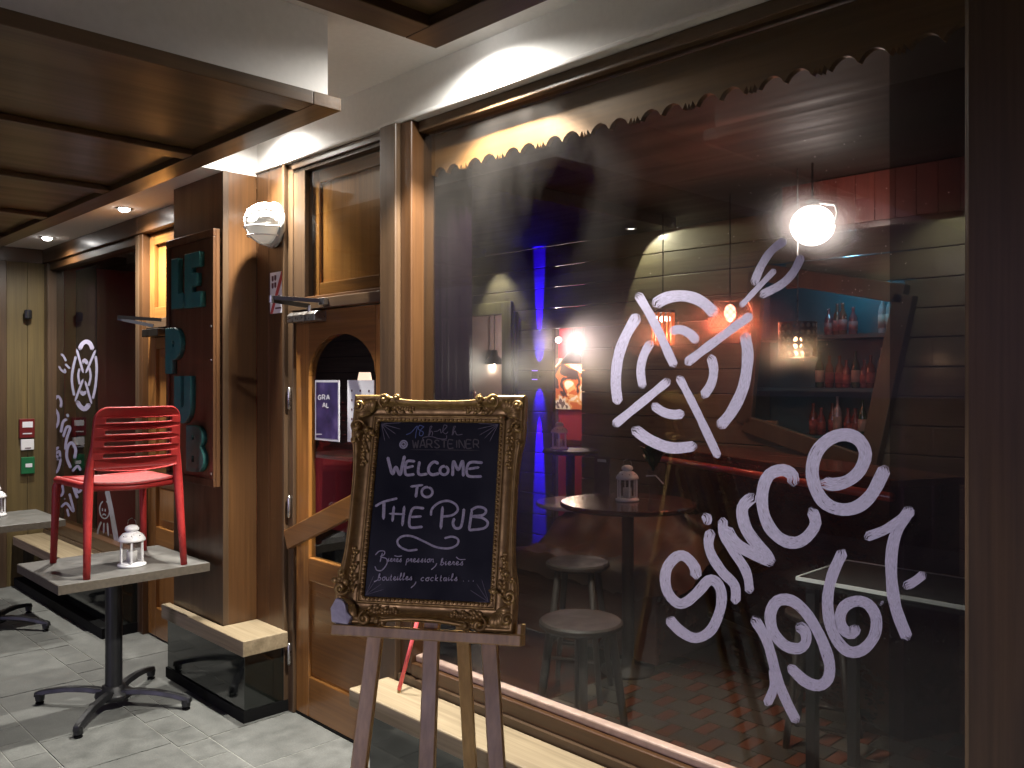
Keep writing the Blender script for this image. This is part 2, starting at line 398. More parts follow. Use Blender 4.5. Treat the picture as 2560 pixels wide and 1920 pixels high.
# terrace floor: joint bed with one slab per stone
floor = struct(MB().box(-9.5, 4, -4.5, 2.6, -.12, -.0025).build('terrace_floor', M['mortar']))
ub = MB().box(-.5, .5, -.5, .5, -.03, 0); ume = None
def unit_piece(name, m, x0, x1, y0, y1, ztop, parent, g=.004):
    global slab_me
    o = bpy.data.objects.new(name, slab_me[m]); C.link(o)
    o.location = ((x0+x1)/2, (y0+y1)/2, ztop); o.scale = (x1-x0-2*g, y1-y0-2*g, 1)
    o.parent = parent
    return o
slab_me = {}
for k in ('slab', 'tile_grey', 'tile_red'):
    me = bpy.data.meshes.new('stone_piece'); me.from_pydata(ub.v, [], ub.f)
    bm = bmesh.new(); bm.from_mesh(me); bmesh.ops.recalc_face_normals(bm, faces=bm.faces); bm.to_mesh(me); bm.free()
    me.materials.append(M[k]); slab_me[k] = me
rnd = random.Random(3)
rows = [(1.845, 2.30, .62), (1.69, 1.845, .20), (1.24, 1.69, .6), (1.085, 1.24, .21), (.63, 1.085, .58), (.475, .63, .2), (.02, .475, .6), (-.45, .02, .6)]
for y0, y1, ln in rows:
    x = -8.0 - rnd.random()*.2; stop = -2.2
    if ln < .3: stop = -2.8
    while x < stop:
        l = ln*(1 if ln < .3 else rnd.choice((.72, 1, 1, 1.28)))*rnd.uniform(.96, 1.04)
        d = math.hypot(x, y0)
        if 3.1 < -_s*(x+l/2) + _c*y0 and not (x+l < -8.0):
            unit_piece('paving_slab', 'slab', x, x+l, y0, y1, rnd.uniform(-.0012, .0012), floor, .0035)
        x += l
# ceiling over the terrace
struct(MB().box(-9.5, 4, -1.6, 2.6, 3.05, 3.25).build('ceiling', M['plaster']))
fas = struct(MB().box(-4.30, 4, 2.275, 2.42, 2.85, 3.05).build('fascia_wall', M['plaster']))
MB().box(-4.30, 4, 2.257, 2.42, 2.833, 2.853).build('fascia_moulding', M['plaster'], fas, bevel=.006)
soff = struct(MB().box(-9.5, -4.30, 1.66, 2.42, 2.82, 3.05).build('ceiling_soffit', M['plaster']))

def dropped_panel(name, label, x0, x1, y0, y1, beams, ybeams):
    t = thing(name, label, 'ceiling panel', (x0, y1, 2.7), 'dropped coffered ceiling panels')
    zb = 2.70
    MB().box(x0+.035, x1-.035, y0, y1-.035, zb+.049, 3.049).build('upstand', M['plaster'], t)
    MB().box(x0+.05, x1-.05, y0+.05, y1-.05, zb+.030, zb+.047).build('panel_board', M['ply'], t)
    MB().box(x0, x1, y1-.115, y1, zb, zb+.048).build('edge_board', M['trim'], t, bevel=.003)
    for a, b in ((x0, x0+.115), (x1-.115, x1)):
        MB().box(a, b, y0, y1-.116, zb, zb+.048).build('edge_board', M['trim_y'], t, bevel=.003)
    for bx in beams: MB().box(bx-.05, bx+.05, y0, y1-.117, zb+.002, zb+.028).build('cross_beam', M['trim_y'], t, bevel=.004)
    for by in ybeams:
        xs = [x0+.115] + sorted(list(beams)) + [x1-.115]
        MB().box(x0+.117, x1-.117, by-.045, by+.045, zb+.006, zb+.029).build('cross_beam', M['trim'], t, bevel=.004)
    return t
dropped_panel('ceiling_panel', 'dropped coffered wood ceiling panel above the red chair and tables', -8.4, -2.68, -1.5, 1.75, (-3.72, -4.72, -5.75, -6.75, -7.7), (-.9,))
dropped_panel('ceiling_panel', 'dropped coffered wood ceiling panel above the easel and big window', -1.977, 3.6, -1.5, 1.62, (-.95, .05, 1.05, 2.05), (-.9,))

# recessed downlights
def downlight(x, y, z, label, power, cone, spill, col=(1, .96, .89), blend=.9):
    t = thing('recessed_downlight', label, 'ceiling light', (x, y, z), 'recessed downlights along the facade', local=True)
    MB().lathe([(.052, -.004), (.052, .0), (.040, .0), (.036, -.004)], n=24).build('trim_ring', M['metal'], t, smooth=True)
    MB().lathe([(0, -.026), (.020, -.023), (.034, -.012), (.0355, -.0041)], n=20).build('lens', emis('downlight_lens', (1, .97, .93), 25), t, smooth=True)
    lamp('downlight_beam', 'SPOT', (0, 0, -.034), power, col, t, .028, (0, 0, -1), cone, blend)
    lamp('downlight_spill', 'SPOT', (0, 0, -.034), spill, col, t, .028, (0, 0, -1), 165, .6)
    return t
downlight(-7.28, 2.08, 2.82, 'lit recessed downlight in the white soffit, nearest the far end wall', 110, 110, 40)
downlight(-5.69, 2.08, 2.82, 'lit recessed downlight in the white soffit left of the pub sign column', 240, 120, 50)
downlight(-3.97, 2.11, 3.05, 'recessed downlight in the ceiling above the caged wall lamp', 380, 84, 38)
downlight(-2.40, 2.095, 3.05, 'recessed downlight in the ceiling above the big window', 520, 106, 60, blend=.3)

# ================================================================== FACADE
# ---- column with plinth
col = thing('column', 'brown panelled wood column carrying the pub sign board', 'column', (-4.62, 2.2, 0))
MB().box(-4.93, -4.302, 2.08, 2.10, .34, 2.82).build('front_board', M['col'], col, bevel=.003)
MB().box(-4.325, -4.30, 2.101, 2.27, .34, 2.82).build('side_board', M['col'], col, bevel=.002)
MB().box(-4.93, -4.905, 2.101, 2.40, .34, 2.82).build('side_board', M['col'], col, bevel=.002)
MB().box(-4.305, -4.293, 2.074, 2.106, .422, 2.82).build('corner_bead', M['dark'], col, bevel=.002)
MB().box(-4.93, -4.0, 2.045, 2.30, .06, .339).build('plinth_panel', M['gloss'], col, bevel=.002)
MB().box(-4.94, -3.995, 2.038, 2.30, .0, .059).build('skirting', M['matblack'], col)
wp = thing('wall_panel', 'brown vertical board wall between the sign column and the pub door', 'wall', (-4.15, 2.3, 0))
for x0, x1 in ((-4.299, -4.168), (-4.167, -4.02)):
    MB().box(x0, x1, 2.27, 2.33, .34, 2.832).build('board', M['col'], wp, bevel=.003)
MB().box(-4.018, -3.996, 2.262, 2.33, 0, 2.832).build('edge_strip', M['dark'], wp, bevel=.003)
# L-shaped seat plank round the column
pl = MB().prism([(-4.96, 2.02), (-3.965, 2.02), (-3.965, 2.268), (-4.292, 2.268), (-4.292, 2.072), (-4.96, 2.072)],
                lambda p: (p[0], p[1], .341), lambda p: (p[0], p[1], .42)).build('bench_plank', M['bench'], None, bevel=.004)
tag(pl, 'short pale wood seat plank wrapping the foot of the sign column', 'bench', 'pale bench planks along the facade')

# ---- sign board and letters
sb = thing('sign_board', 'tall red-brown framed board with teal letters LE PUB on the column', 'sign', (-4.6, 2.06, 1.15))
MB().box(-4.93, -4.325, 2.052, 2.078, 1.15, 2.515).build('back_board', M['sign'], sb, bevel=.002)
for x0, x1, z0, z1 in ((-4.93, -4.325, 2.475, 2.515), (-4.93, -4.325, 1.15, 1.19)):
    MB().box(x0, x1, 2.036, 2.0515, z0, z1).build('frame_rail', M['sign'], sb, bevel=.003)
for x0, x1 in ((-4.93, -4.895), (-4.365, -4.325)):
    MB().box(x0, x1, 2.035, 2.0512, 1.1905, 2.4745).build('frame_rail', M['sign'], sb, bevel=.003)
for x, z in ((-4.345, 1.22), (-4.345, 1.82), (-4.345, 2.0)):
    MB().lathe([(0, 0), (.008, .001), (.007, .004), (0, .005)], (x, 2.0345, z), 10, Matrix.Rotation(R(90), 3, 'X')).build('screw', M['metal'], sb, smooth=True)
def arc(cx, cz, rx, rz, a0, a1, n=12): return [(cx+rx*math.cos(R(a0+(a1-a0)*i/n)), cz+rz*math.sin(R(a0+(a1-a0)*i/n))) for i in range(n+1)]
def letter(name, polys, holes=()):
    mb = MB(); me = bpy.data.curves.new(name, 'CURVE'); me.dimensions = '2D'; me.fill_mode = 'BOTH'
    for pts in list(polys)+list(holes):
        sp = me.splines.new('POLY'); sp.points.add(len(pts)-1); sp.use_cyclic_u = True
        for q, p in zip(sp.points, pts): q.co = (p[0], p[1], 0, 1)
    me.extrude = .013; me.bevel_depth = .002; me.bevel_resolution = 1
    tmp = bpy.data.objects.new(name, me); C.link(tmp)
    dg = bpy.context.evaluated_depsgraph_get(); msh = bpy.data.meshes.new_from_object(tmp.evaluated_get(dg)); bpy.data.objects.remove(tmp)
    msh.transform(Matrix.Translation((0, 2.0360, 0)) @ Matrix.Rotation(R(90), 4, 'X'))
    msh.materials.clear(); return link(name, msh, M['teal'], sb)
letter('letter', [[(-4.82,2.395),(-4.735,2.395),(-4.735,2.195),(-4.672,2.195),(-4.672,2.118),(-4.82,2.118)]])
letter('letter', [[(-4.645,2.405),(-4.462,2.405),(-4.462,2.33),(-4.565,2.33),(-4.565,2.292),(-4.495,2.292),(-4.495,2.228),(-4.565,2.228),(-4.565,2.19),(-4.447,2.19),(-4.447,2.112),(-4.645,2.112)]])
letter('letter', [[(-4.905,2.008),(-4.80,2.008)] + arc(-4.79, 1.92, .088, .088, 80, -80) + [(-4.80,1.83),(-4.815,1.83),(-4.815,1.752),(-4.905,1.752)]], [arc(-4.80, 1.92, .02, .022, 0, 330, 11)])
letter('letter', [[(-4.785,1.735),(-4.705,1.735),(-4.705,1.60)] + arc(-4.68, 1.585, .025, .025, 180, 360, 6) + [(-4.655,1.735),(-4.572,1.735),(-4.572,1.60)] + arc(-4.678, 1.592, .107, .115, 0, -180)])
letter('letter', [[(-4.625,1.465),(-4.52,1.465)] + arc(-4.515, 1.405, .085, .060, 85, -50, 9) + arc(-4.505, 1.29, .09, .070, 50, -88, 10) + [(-4.625,1.218)]], [[(-4.555,1.42),(-4.555,1.39),(-4.525,1.39),(-4.525,1.42)], [(-4.56,1.305),(-4.56,1.268),(-4.525,1.268),(-4.525,1.305)]])

# ---- caged bulkhead lamp
bl = thing('caged_wall_lamp', 'white domed bulkhead lamp with wire cage on the wall panel', 'wall lamp', (-4.10, 2.27, 2.53))
Mx = Matrix.Rotation(R(90), 3, 'X'); bc = (-4.105, 2.268, 2.53)
MB().lathe([(0, .0), (.118, .0), (.122, .012), (.112, .030), (0, .032)], bc, 28, Mx).build('base_ring', plain('lamp_grey', (.42,.42,.40), .4), bl, smooth=True)
MB().lathe([(.100, .030), (.104, .060), (.094, .098), (.070, .128), (.036, .145), (0, .150)], bc, 28, Mx).build('glass_dome', plain('opal_glass', (.88,.87,.82), .25, coat=.5, emit=(1,.95,.82), estr=.2), bl, smooth=True)  # faint glow put into the unlit dome for light falling on it
for k, off in enumerate((-.066, -.022, .022, .066)):
    h = math.sqrt(.112**2-off**2)
    pts = [Vector((bc[0]+h*math.cos(a), 2.268-.030-.135*math.sin(a)*math.sqrt(max(.05, 1-(off/.13)**2)), bc[2]+off)) for a in [math.pi*i/14 for i in range(15)]]
    MB().tube(pts, .0042, 6).build('cage_wire', M['white'], bl, smooth=True)
pts = [Vector((bc[0], 2.268-.030-.140*math.sin(a), bc[2]+.112*math.cos(a))) for a in [math.pi*i/14 for i in range(15)]]
MB().tube(pts, .0042, 6).build('cage_wire', M['white'], bl, smooth=True)

# ---- wall sticker
stk = thing('wall_sticker', 'small white notice with a red diagonal band under the caged lamp', 'notice', (-4.07, 2.27, 2.07))
MB().box(-4.146, -4.022, 2.2655, 2.2690, 2.066, 2.282).build('card', M['paper'], stk)
MB().prism([(-4.146, 2.066), (-4.118, 2.066), (-4.022, 2.235), (-4.022, 2.282), (-4.028, 2.282)], lambda p: (p[0], 2.2648, p[1]), lambda p: (p[0], 2.2653, p[1])).build('red_band', plain('red_print', (.45,.05,.05), .6), stk)
mk = plain('maroon_print', (.10,.03,.035), .6)
for x, z in ((-4.128,2.250),(-4.100,2.252),(-4.128,2.212),(-4.100,2.214)):
    MB().prism([(x, z-.008),(x+.01, z-.016),(x+.02, z-.008),(x+.02, z+.014),(x, z+.014)], lambda p: (p[0], 2.2644, p[1]), lambda p: (p[0], 2.2652, p[1])).build('shield_mark', mk, stk)
MB().box(-4.060, -4.045, 2.2645, 2.2652, 2.135, 2.160).build('printed_mark', mk, stk)
MB().box(-4.09, -4.03, 2.2645, 2.2652, 2.088, 2.096).build('printed_line', mk, stk)

# ---- door beside the window
XD0, XD1 = -3.98, -3.12
dr = thing('pub_door', 'varnished pine pub door with arched glass beside the easel', 'door', (-3.55, 2.32, 0))
MB().box(-3.995, -3.945, 2.285, 2.40, 0, 2.832).build('jamb', M['dark'], dr, bevel=.004)
MB().box(-3.944, -3.121, 2.262, 2.40, 2.066, 2.118).build('lintel', M['dark_x'], dr, bevel=.004)
MB().box(-3.944, -3.121, 2.275, 2.40, 2.795, 2.832).build('top_rail', M['dark_x'], dr, bevel=.003)
tp = MB().box(-3.944, -3.121, 2.352, 2.372, 2.119, 2.794).build('transom_panel', M['door'], dr)
for x0, x1, z0, z1, mm in ((-3.943,-3.835,2.12,2.794,'dark'), (-3.150,-3.122,2.12,2.794,'dark'), (-3.834,-3.151,2.12,2.135,'col_x'), (-3.834,-3.151,2.775,2.794,'dark_x')):
    MB().box(x0, x1, 2.288, 2.349, z0, z1).build('transom_bead', M[mm], dr, bevel=.003)
for x0, x1, z0, z1, mm in ((-3.834,-3.775,2.136,2.774,'door'), (-3.205,-3.151,2.136,2.774,'door'), (-3.774,-3.206,2.136,2.205,'door_x'), (-3.774,-3.206,2.71,2.774,'door_x')):
    MB().box(x0, x1, 2.335, 2.3515, z0, z1).build('panel_frame', M[mm], tp, bevel=.004)
MB().box(-3.834, -3.151, 2.310, 2.314, 2.136, 2.774).build('transom_glass', M['tglass'], dr)
# leaf
yl0, yl1 = 2.302, 2.345
MB().box(-3.943, -3.822, yl0, yl1, .012, 2.062).build('stile', M['door'], dr, bevel=.004)
MB().box(-3.243, -3.122, yl0, yl1, .012, 2.062).build('stile', M['door'], dr, bevel=.004)
archp = [(-3.8215, 2.062), (-3.8215, 1.735)] + [(-3.5325 - .289*math.cos(R(a)), 1.735 + .205*math.sin(R(a))) for a in range(8, 173, 11)] + [(-3.2435, 1.735), (-3.2435, 2.062)]
MB().prism(archp, lambda p: (p[0], yl0, p[1]), lambda p: (p[0], yl1, p[1])).build('arched_rail', M['door_x'], dr)
MB().box(-3.8215, -3.2435, yl0, yl1, .70, .818).build('middle_rail', M['door_x'], dr, bevel=.005)
MB().box(-3.8215, -3.2435, yl0, yl1, .012, .215).build('bottom_rail', M['door_x'], dr, bevel=.005)
MB().box(-3.8215, -3.2435, yl0+.018, yl1-.012, .2155, .6995).build('lower_panel', M['door_x'], dr)
gp = [(x, z) for x, z in archp[1:-1]] + [(-3.2437, .8185), (-3.8213, .8185)]
MB().prism(gp, lambda p: (p[0], yl0+.018, p[1]), lambda p: (p[0], yl0+.022, p[1])).build('door_glass', M['tglass'], dr)
MB().bar((-3.955, 2.262, .895), (-3.15, 2.262, 1.217), .098, .034, (0, 0, 1)).build('diagonal_pull', M['door_x'], dr, bevel=.004)
for p in ((-3.90, .917), (-3.20, 1.197)):
    MB().box(p[0]-.02, p[0]+.02, 2.279, 2.3015, p[1]-.02, p[1]+.02).build('pull_spacer', M['dark'], dr)
for z in (1.62, 1.06, .30):
    MB().lathe([(0,-.058), (.007,-.054), (.0105,-.046), (.0105,.046), (.007,.054), (0,.062)], (-3.968, 2.276, z), 10).build('hinge', M['metal'], dr, smooth=True)
MB().box(-3.9445, -3.121, 2.30, 2.36, 0, .011).build('threshold', M['matblack'], dr)
dc = thing('door_closer', 'grey metal door closer with a scissor arm on the arched pub door', 'door closer', (-3.76, 2.28, 2.02))
MB().prism([(2.232, 2.005), (2.301, 2.005), (2.301, 2.056), (2.250, 2.056), (2.232, 2.040)], lambda p: (-3.915, p[0], p[1]), lambda p: (-3.655, p[0], p[1])).build('closer_body', M['metal'], dc, bevel=.003)
tipp = onY(586, 648, 2.06)
MB().bar((-3.745, 2.262, 2.082), tipp, .024, .006, (0, 0, 1)).build('arm', M['gunmetal'], dc, bevel=.001)
MB().bar(tipp + Vector((0, 0, .012)), (-3.60, 2.245, 2.098), .020, .006, (0, 0, 1)).build('arm', M['gunmetal'], dc, bevel=.001)
MB().lathe([(0,-.012),(.012,-.012),(.012,.02),(0,.02)], tipp, 12).build('pivot', M['metal'], dc)
MB().lathe([(0,0),(.012,0),(.010,.03),(0,.03)], (-3.745, 2.262, 2.056), 12).build('pivot', M['metal'], dc)
MB().box(-3.625, -3.575, 2.235, 2.2615, 2.080, 2.112).build('bracket', M['metal'], dc, bevel=.002)

# posters on the door glass
def glassP(Y): return lambda u, v: onY(u, v, Y)
po = thing('poster', 'purple GRA AL poster with white border on the door glass', 'poster', (-3.67, 2.318, 1.41))
MB().box(-3.782, -3.565, 2.3155, 2.3190, 1.415, 1.715).build('sheet', M['paper'], po)
def postermat():
    m, nt, nd, lk, b = mat('violet_print')
    nz = nd.new('ShaderNodeTexNoise'); nz.inputs['Scale'].default_value = 9; nz.inputs['Detail'].default_value = 7
    lk.new(coords(nd, lk, (1,1,1)), nz.inputs['Vector'])
    r = ramp(nd, [(.3, (.02,.018,.06)), (.55, (.07,.05,.17)), (.75, (.16,.12,.30))]); lk.new(nz.outputs[0], r.inputs[0]); lk.new(r.outputs[0], b.inputs['Base Color']); return m
MB().box(-3.772, -3.575, 2.3148, 2.3154, 1.426, 1.704).build('printed_field', postermat(), po)
FONT = {'W': [[(0,1),(.25,0),(.5,.7),(.75,0),(1,1)]], 'A': [[(0,0),(.5,1),(1,0)],[(.2,.35),(.8,.35)]], 'R': [[(0,0),(0,1),(.7,1),(.85,.75),(.7,.5),(0,.5)],[(.4,.5),(.95,0)]],
 'S': [[(.9,.85),(.5,1),(.1,.8),(.5,.5),(.9,.2),(.5,0),(.05,.15)]], 'T': [[(0,1),(1,1)],[(.5,1),(.5,0)]], 'E': [[(.85,1),(0,1),(0,0),(.9,0)],[(0,.52),(.7,.52)]],
 'I': [[(.5,1),(.5,0)]], 'N': [[(0,0),(0,1),(.9,0),(.9,1)]], 'G': [[(.9,.8),(.5,1),(.05,.6),(.1,.2),(.5,0),(.9,.2),(.9,.48),(.55,.48)]], 'L': [[(0,1),(0,0),(.8,0)]],
 'O': [[(.5,1),(0,.6),(.1,.15),(.5,0),(.9,.15),(1,.6),(.5,1)]], 'P': [[(0,0),(0,1),(.7,1),(.85,.75),(.7,.5),(0,.5)]], 'U': [[(0,1),(0,.2),(.5,0),(.9,.2),(.9,1)]], 'B': [[(0,0),(0,1),(.6,1),(.7,.75),(.5,.52),(0,.52)],[(.5,.52),(.85,.3),(.6,0),(0,0)]],
 'b': [[(-.1,0),(.2,1.1),(.25,1.75),(.08,1.6),(.05,.2),(.3,0),(.6,.4),(.4,.8),(.2,.6)]], 'i': [[(-.15,.25),(.12,.95),(.1,.2),(.28,.03),(.6,.35)],[(.14,1.3),(.16,1.36)]], 'e': [[(-.1,.3),(.3,.45),(.48,.75),(.32,.97),(.1,.7),(.12,.2),(.4,.02),(.8,.3)]],
 'r': [[(-.1,.2),(.15,.95),(.25,.8),(.5,.85),(.42,.3),(.55,.05),(.75,.25)]], 's': [[(-.05,.05),(.35,.98),(.38,.6),(.5,.3),(.4,.02),(.12,.1)]], 'p': [[(.1,.9),(.05,-.9)],[(.08,.6),(.4,.95),(.6,.5),(.35,.05),(.08,.2)]], 'o': [[(.4,.9),(.05,.6),(.15,.1),(.5,.05),(.65,.5),(.4,.9),(.8,.85)]],
 'n': [[(0,0),(.05,.9),(.1,.6),(.4,.9),(.55,.6),(.55,.1),(.8,.1)]], 'u': [[(0,.9),(.05,.2),(.3,.0),(.55,.3),(.6,.9),(.6,.1),(.8,.1)]], 't': [[(.2,1.5),(.15,.2),(.4,0),(.6,.15)],[(-.05,.95),(.5,.95)]], 'l': [[(-.15,.25),(.35,1.2),(.36,1.85),(.15,1.7),(.10,.3),(.3,.03),(.65,.35)]],
 'c': [[(.6,.75),(.35,.95),(.05,.5),(.25,.05),(.6,.15)]], 'k': [[(.05,1.7),(.05,0)],[(.5,.9),(.1,.4),(.55,0)]], 'a': [[(.5,.85),(.1,.75),(.1,.15),(.4,.05),(.55,.85),(.55,.1),(.75,.1)]]}
def word(txt, x0, y0, x1, y1, h, wd, gap=.25, caps=False):
    """letters set from (x0, y0) to (x1, y1) on their base line, in crop pixels"""
    ws = [.35 if ch in 'Ii' else .5 if ch in 'lrt' else .72 if not caps else .85 for ch in txt]
    tot = sum(ws) + gap*(len(txt)-1); out = []; k = 0
    for ch, a in zip(txt, ws):
        f0 = k/tot; cw = (x1-x0)*a/tot; bx = x0+(x1-x0)*f0; by = y0+(y1-y0)*f0
        for st in FONT[ch]:
            out.append((wd, [(bx + (px*cw if caps else px*cw/.72*.92 + .16*py*h), by - py*h) for px, py in st]))
        k += a + gap
    return out
kA = crop(0, 500, 2.572)
mb = strokes(MB(), word('GRA', 2046, 1283, 2118, 1283, 28, 6, .4, True) + word('AL', 2076, 1333, 2118, 1333, 28, 6, .4, True) + [(5, [(2030,1506),(2072,1506)])], kA, glassP(2.3142), 0)
mb.build('poster_lettering', M['paper'], po)['kind'] = 'stuff'
po2 = thing('poster', 'white notice sheet with small dots on the door glass, behind the gilt frame', 'poster', (-3.38, 2.318, 1.41))
MB().box(-3.493, -3.275, 2.3155, 2.3190, 1.42, 1.715).build('sheet', M['paper'], po2)
for i in range(5):
    for j in range(3):
        MB().box(-3.46+.07*j, -3.45+.07*j, 2.3148, 2.3154, 1.66-.045*i, 1.67-.045*i).build('printed_dot', mk, po2)

# mullion between door and window, post at the right
tag(MB().box(-3.120, -3.005, 2.235, 2.40, 0, 2.832).build('door_post', M['dark'], None, bevel=.006), 'dark brown wood post between the arched door and big window', 'post')
tag(MB().box(-.703, -.20, 2.20, 2.42, 0, 2.832).build('window_post', M['dark'], None, bevel=.006), 'dark brown wood post closing the big window at the right edge', 'post')

# ---- big window
YG = 2.33
win = thing('shop_window', 'large pub window painted with a dartboard and Since 1967', 'window', (-1.8, 2.33, .46))
MB().box(-3.004, -2.928, 2.262, 2.39, .455, 2.832).build('stile', M['col'], win, bevel=.006)
MB().box(-.735, -.704, 2.29, 2.36, .53, 2.785).build('stile', M['dark'], win, bevel=.004)
MB().box(-2.927, -.704, 2.30, 2.368, 2.785, 2.832).build('top_rail', M['dark_x'], win, bevel=.004)
MB().box(-2.927, -.704, 2.262, 2.39, .448, .505).build('bottom_rail', M['col_x'], win, bevel=.004)
MB().box(-2.927, -.704, 2.285, 2.326, .506, .535).build('glazing_bead', plain('pale_bead', (.42,.30,.24), .4, var=.15), win, bevel=.006)
MB().box(-2.927, -.704, YG, YG+.006, .507, 2.784).build('glass_pane', M['glass'], win)
k3 = crop(1500, 400, 2.212); k7 = crop(1800, 1100, 2.0237); k5 = crop(1250, 1000, 3.0157); k6 = crop(1250, 1400, 2.949)
GP = glassP(YG - .0012)
dart = [(44,[(205,735),(300,900),(415,1148)]), (40,[(433,1193),(530,1380),(657,1648)]), (44,[(470,1128),(640,1000),(842,853)]), (42,[(388,1213),(220,1350),(72,1470)]),
 (55,[(292,805),(370,762),(470,752),(560,782),(645,858)]), (52,[(212,852),(140,980),(100,1100),(88,1230),(100,1352)]), (56,[(800,952),(818,1080),(795,1250),(730,1390),(655,1482)]),
 (54,[(178,1480),(280,1550),(400,1592),(538,1580)]), (46,[(384,952),(440,937),(500,962),(542,1010)]), (42,[(288,1000),(247,1070),(226,1160),(238,1265)]), (46,[(612,1075),(630,1160),(615,1240),(565,1315)]), (46,[(288,1350),(350,1393),(410,1408),(468,1400)])]
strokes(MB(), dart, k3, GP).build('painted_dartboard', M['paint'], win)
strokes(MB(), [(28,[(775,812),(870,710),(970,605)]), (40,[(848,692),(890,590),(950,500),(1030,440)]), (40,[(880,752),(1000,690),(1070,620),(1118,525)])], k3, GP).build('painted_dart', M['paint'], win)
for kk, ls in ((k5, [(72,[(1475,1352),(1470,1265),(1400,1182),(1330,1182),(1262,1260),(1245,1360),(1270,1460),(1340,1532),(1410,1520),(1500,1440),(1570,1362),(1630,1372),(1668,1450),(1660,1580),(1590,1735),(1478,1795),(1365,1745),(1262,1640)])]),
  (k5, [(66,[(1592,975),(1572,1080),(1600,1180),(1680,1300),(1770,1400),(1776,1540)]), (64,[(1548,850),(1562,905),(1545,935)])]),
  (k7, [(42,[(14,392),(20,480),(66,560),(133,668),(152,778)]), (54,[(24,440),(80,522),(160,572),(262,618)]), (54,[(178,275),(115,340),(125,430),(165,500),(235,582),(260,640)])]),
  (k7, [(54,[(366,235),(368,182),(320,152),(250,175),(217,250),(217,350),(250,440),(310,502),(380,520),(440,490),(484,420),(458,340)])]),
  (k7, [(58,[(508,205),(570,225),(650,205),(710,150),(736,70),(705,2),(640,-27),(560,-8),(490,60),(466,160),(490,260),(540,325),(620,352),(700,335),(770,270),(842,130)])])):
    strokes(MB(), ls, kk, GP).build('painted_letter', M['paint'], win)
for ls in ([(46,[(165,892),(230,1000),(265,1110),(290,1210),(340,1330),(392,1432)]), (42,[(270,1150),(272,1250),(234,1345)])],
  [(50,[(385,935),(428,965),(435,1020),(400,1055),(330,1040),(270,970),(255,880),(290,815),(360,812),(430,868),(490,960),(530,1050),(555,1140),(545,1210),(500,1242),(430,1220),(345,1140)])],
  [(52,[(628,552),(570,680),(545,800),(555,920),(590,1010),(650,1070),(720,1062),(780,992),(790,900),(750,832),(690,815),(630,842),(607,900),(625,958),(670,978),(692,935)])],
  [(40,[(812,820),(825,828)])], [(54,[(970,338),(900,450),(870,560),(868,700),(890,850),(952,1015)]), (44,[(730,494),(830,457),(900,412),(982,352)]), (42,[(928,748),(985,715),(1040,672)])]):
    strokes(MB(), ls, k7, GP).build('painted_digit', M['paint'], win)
rd = random.Random(21); mb = MB()
for k in range(150):
    u_, v_ = 1755 + rd.gauss(0, 120), 500 + rd.gauss(0, 95); c_ = GP(u_, v_) + Vector((0, -.002, 0)); r_ = rd.choice((.0006, .0008, .0012))
    mb.add([c_ + Vector((r_, 0, 0)), c_ + Vector((0, 0, r_)), c_ + Vector((-r_, 0, 0)), c_ + Vector((0, 0, -r_)), c_ + Vector((0, -r_, 0))], [(0,1,4),(1,2,4),(2,3,4),(3,0,4),(3,2,1,0)])
mb.build('dust_specks', M['white'], win)['kind'] = 'stuff'
# bench and base under the big window
bw = MB().box(-3.06, -.72, 2.035, 2.238, .345, .42).build('bench_plank', M['bench'], None, bevel=.006)
tag(bw, 'long pale wood bench plank under the big window behind the easel', 'bench', 'pale bench planks along the facade')
bs = thing('facade_panel', 'black polished panel below the bench under the big window', 'panel', (-1.9, 2.2, 0))
MB().box(-3.0, -.72, 2.10, 2.30, .05, .344).build('base_panel', M['gloss'], bs)
MB().box(-3.0, -.72, 2.09, 2.30, 0, .049).build('skirting', M['matblack'], bs)
MB().box(-3.0, -.72, 2.245, 2.40, .345, .447).build('upper_strip', M['dark_x'], bs)

# ---- far door and far window
fd = thing('pub_door', 'panelled pine door half hidden behind the sign column', 'door', (-5.4, 2.32, 0))
MB().box(-5.925, -5.865, 2.262, 2.40, 0, 2.70).build('jamb', M['col'], fd, bevel=.004)
MB().box(-5.925, -4.94, 2.25, 2.40, 2.701, 2.819).build('header', M['col_x'], fd, bevel=.004)
MB().box(-5.864, -4.94, 2.285, 2.38, 2.06, 2.12).build('lintel', M['dark_x'], fd, bevel=.003)
t2 = MB().box(-5.864, -4.94, 2.34, 2.37, 2.121, 2.70).build('transom_panel', M['door'], fd)
for x0, x1, z0, z1 in ((-5.863,-5.79,2.122,2.70),(-5.20,-5.10,2.122,2.70)): MB().box(x0, x1, 2.31, 2.339, z0, z1).build('panel_frame', M['door'], t2, bevel=.004)
for z0, z1 in ((2.122, 2.20), (2.62, 2.70)): MB().box(-5.789, -5.201, 2.312, 2.339, z0, z1).build('panel_frame', M['door_x'], t2, bevel=.004)
MB().box(-5.862, -5.74, 2.30, 2.345, .01, 2.055).build('stile', M['door'], fd, bevel=.004)
MB().box(-5.14, -4.96, 2.30, 2.345, .01, 2.055).build('stile', M['door'], fd, bevel=.004)
for z0, z1 in ((.01,.2),(.62,.74),(1.05,1.17),(1.92,2.055)): MB().box(-5.739, -5.141, 2.30, 2.345, z0, z1).build('rail', M['door_x'], fd, bevel=.004)
for z0, z1 in ((.201,.619),(.741,1.049),(1.171,1.919)):
    MB().box(-5.739, -5.141, 2.325, 2.34, z0, z1).build('door_panel', M['door'], fd)
    MB().box(-5.69, -5.19, 2.308, 2.3249, z0+.05, z1-.05).build('raised_field', M['door'], fd, bevel=.008)
MB().ell((-5.82, 2.265, 1.0), .022, .022, .022).build('door_knob', M['chrome'], fd, smooth=True)
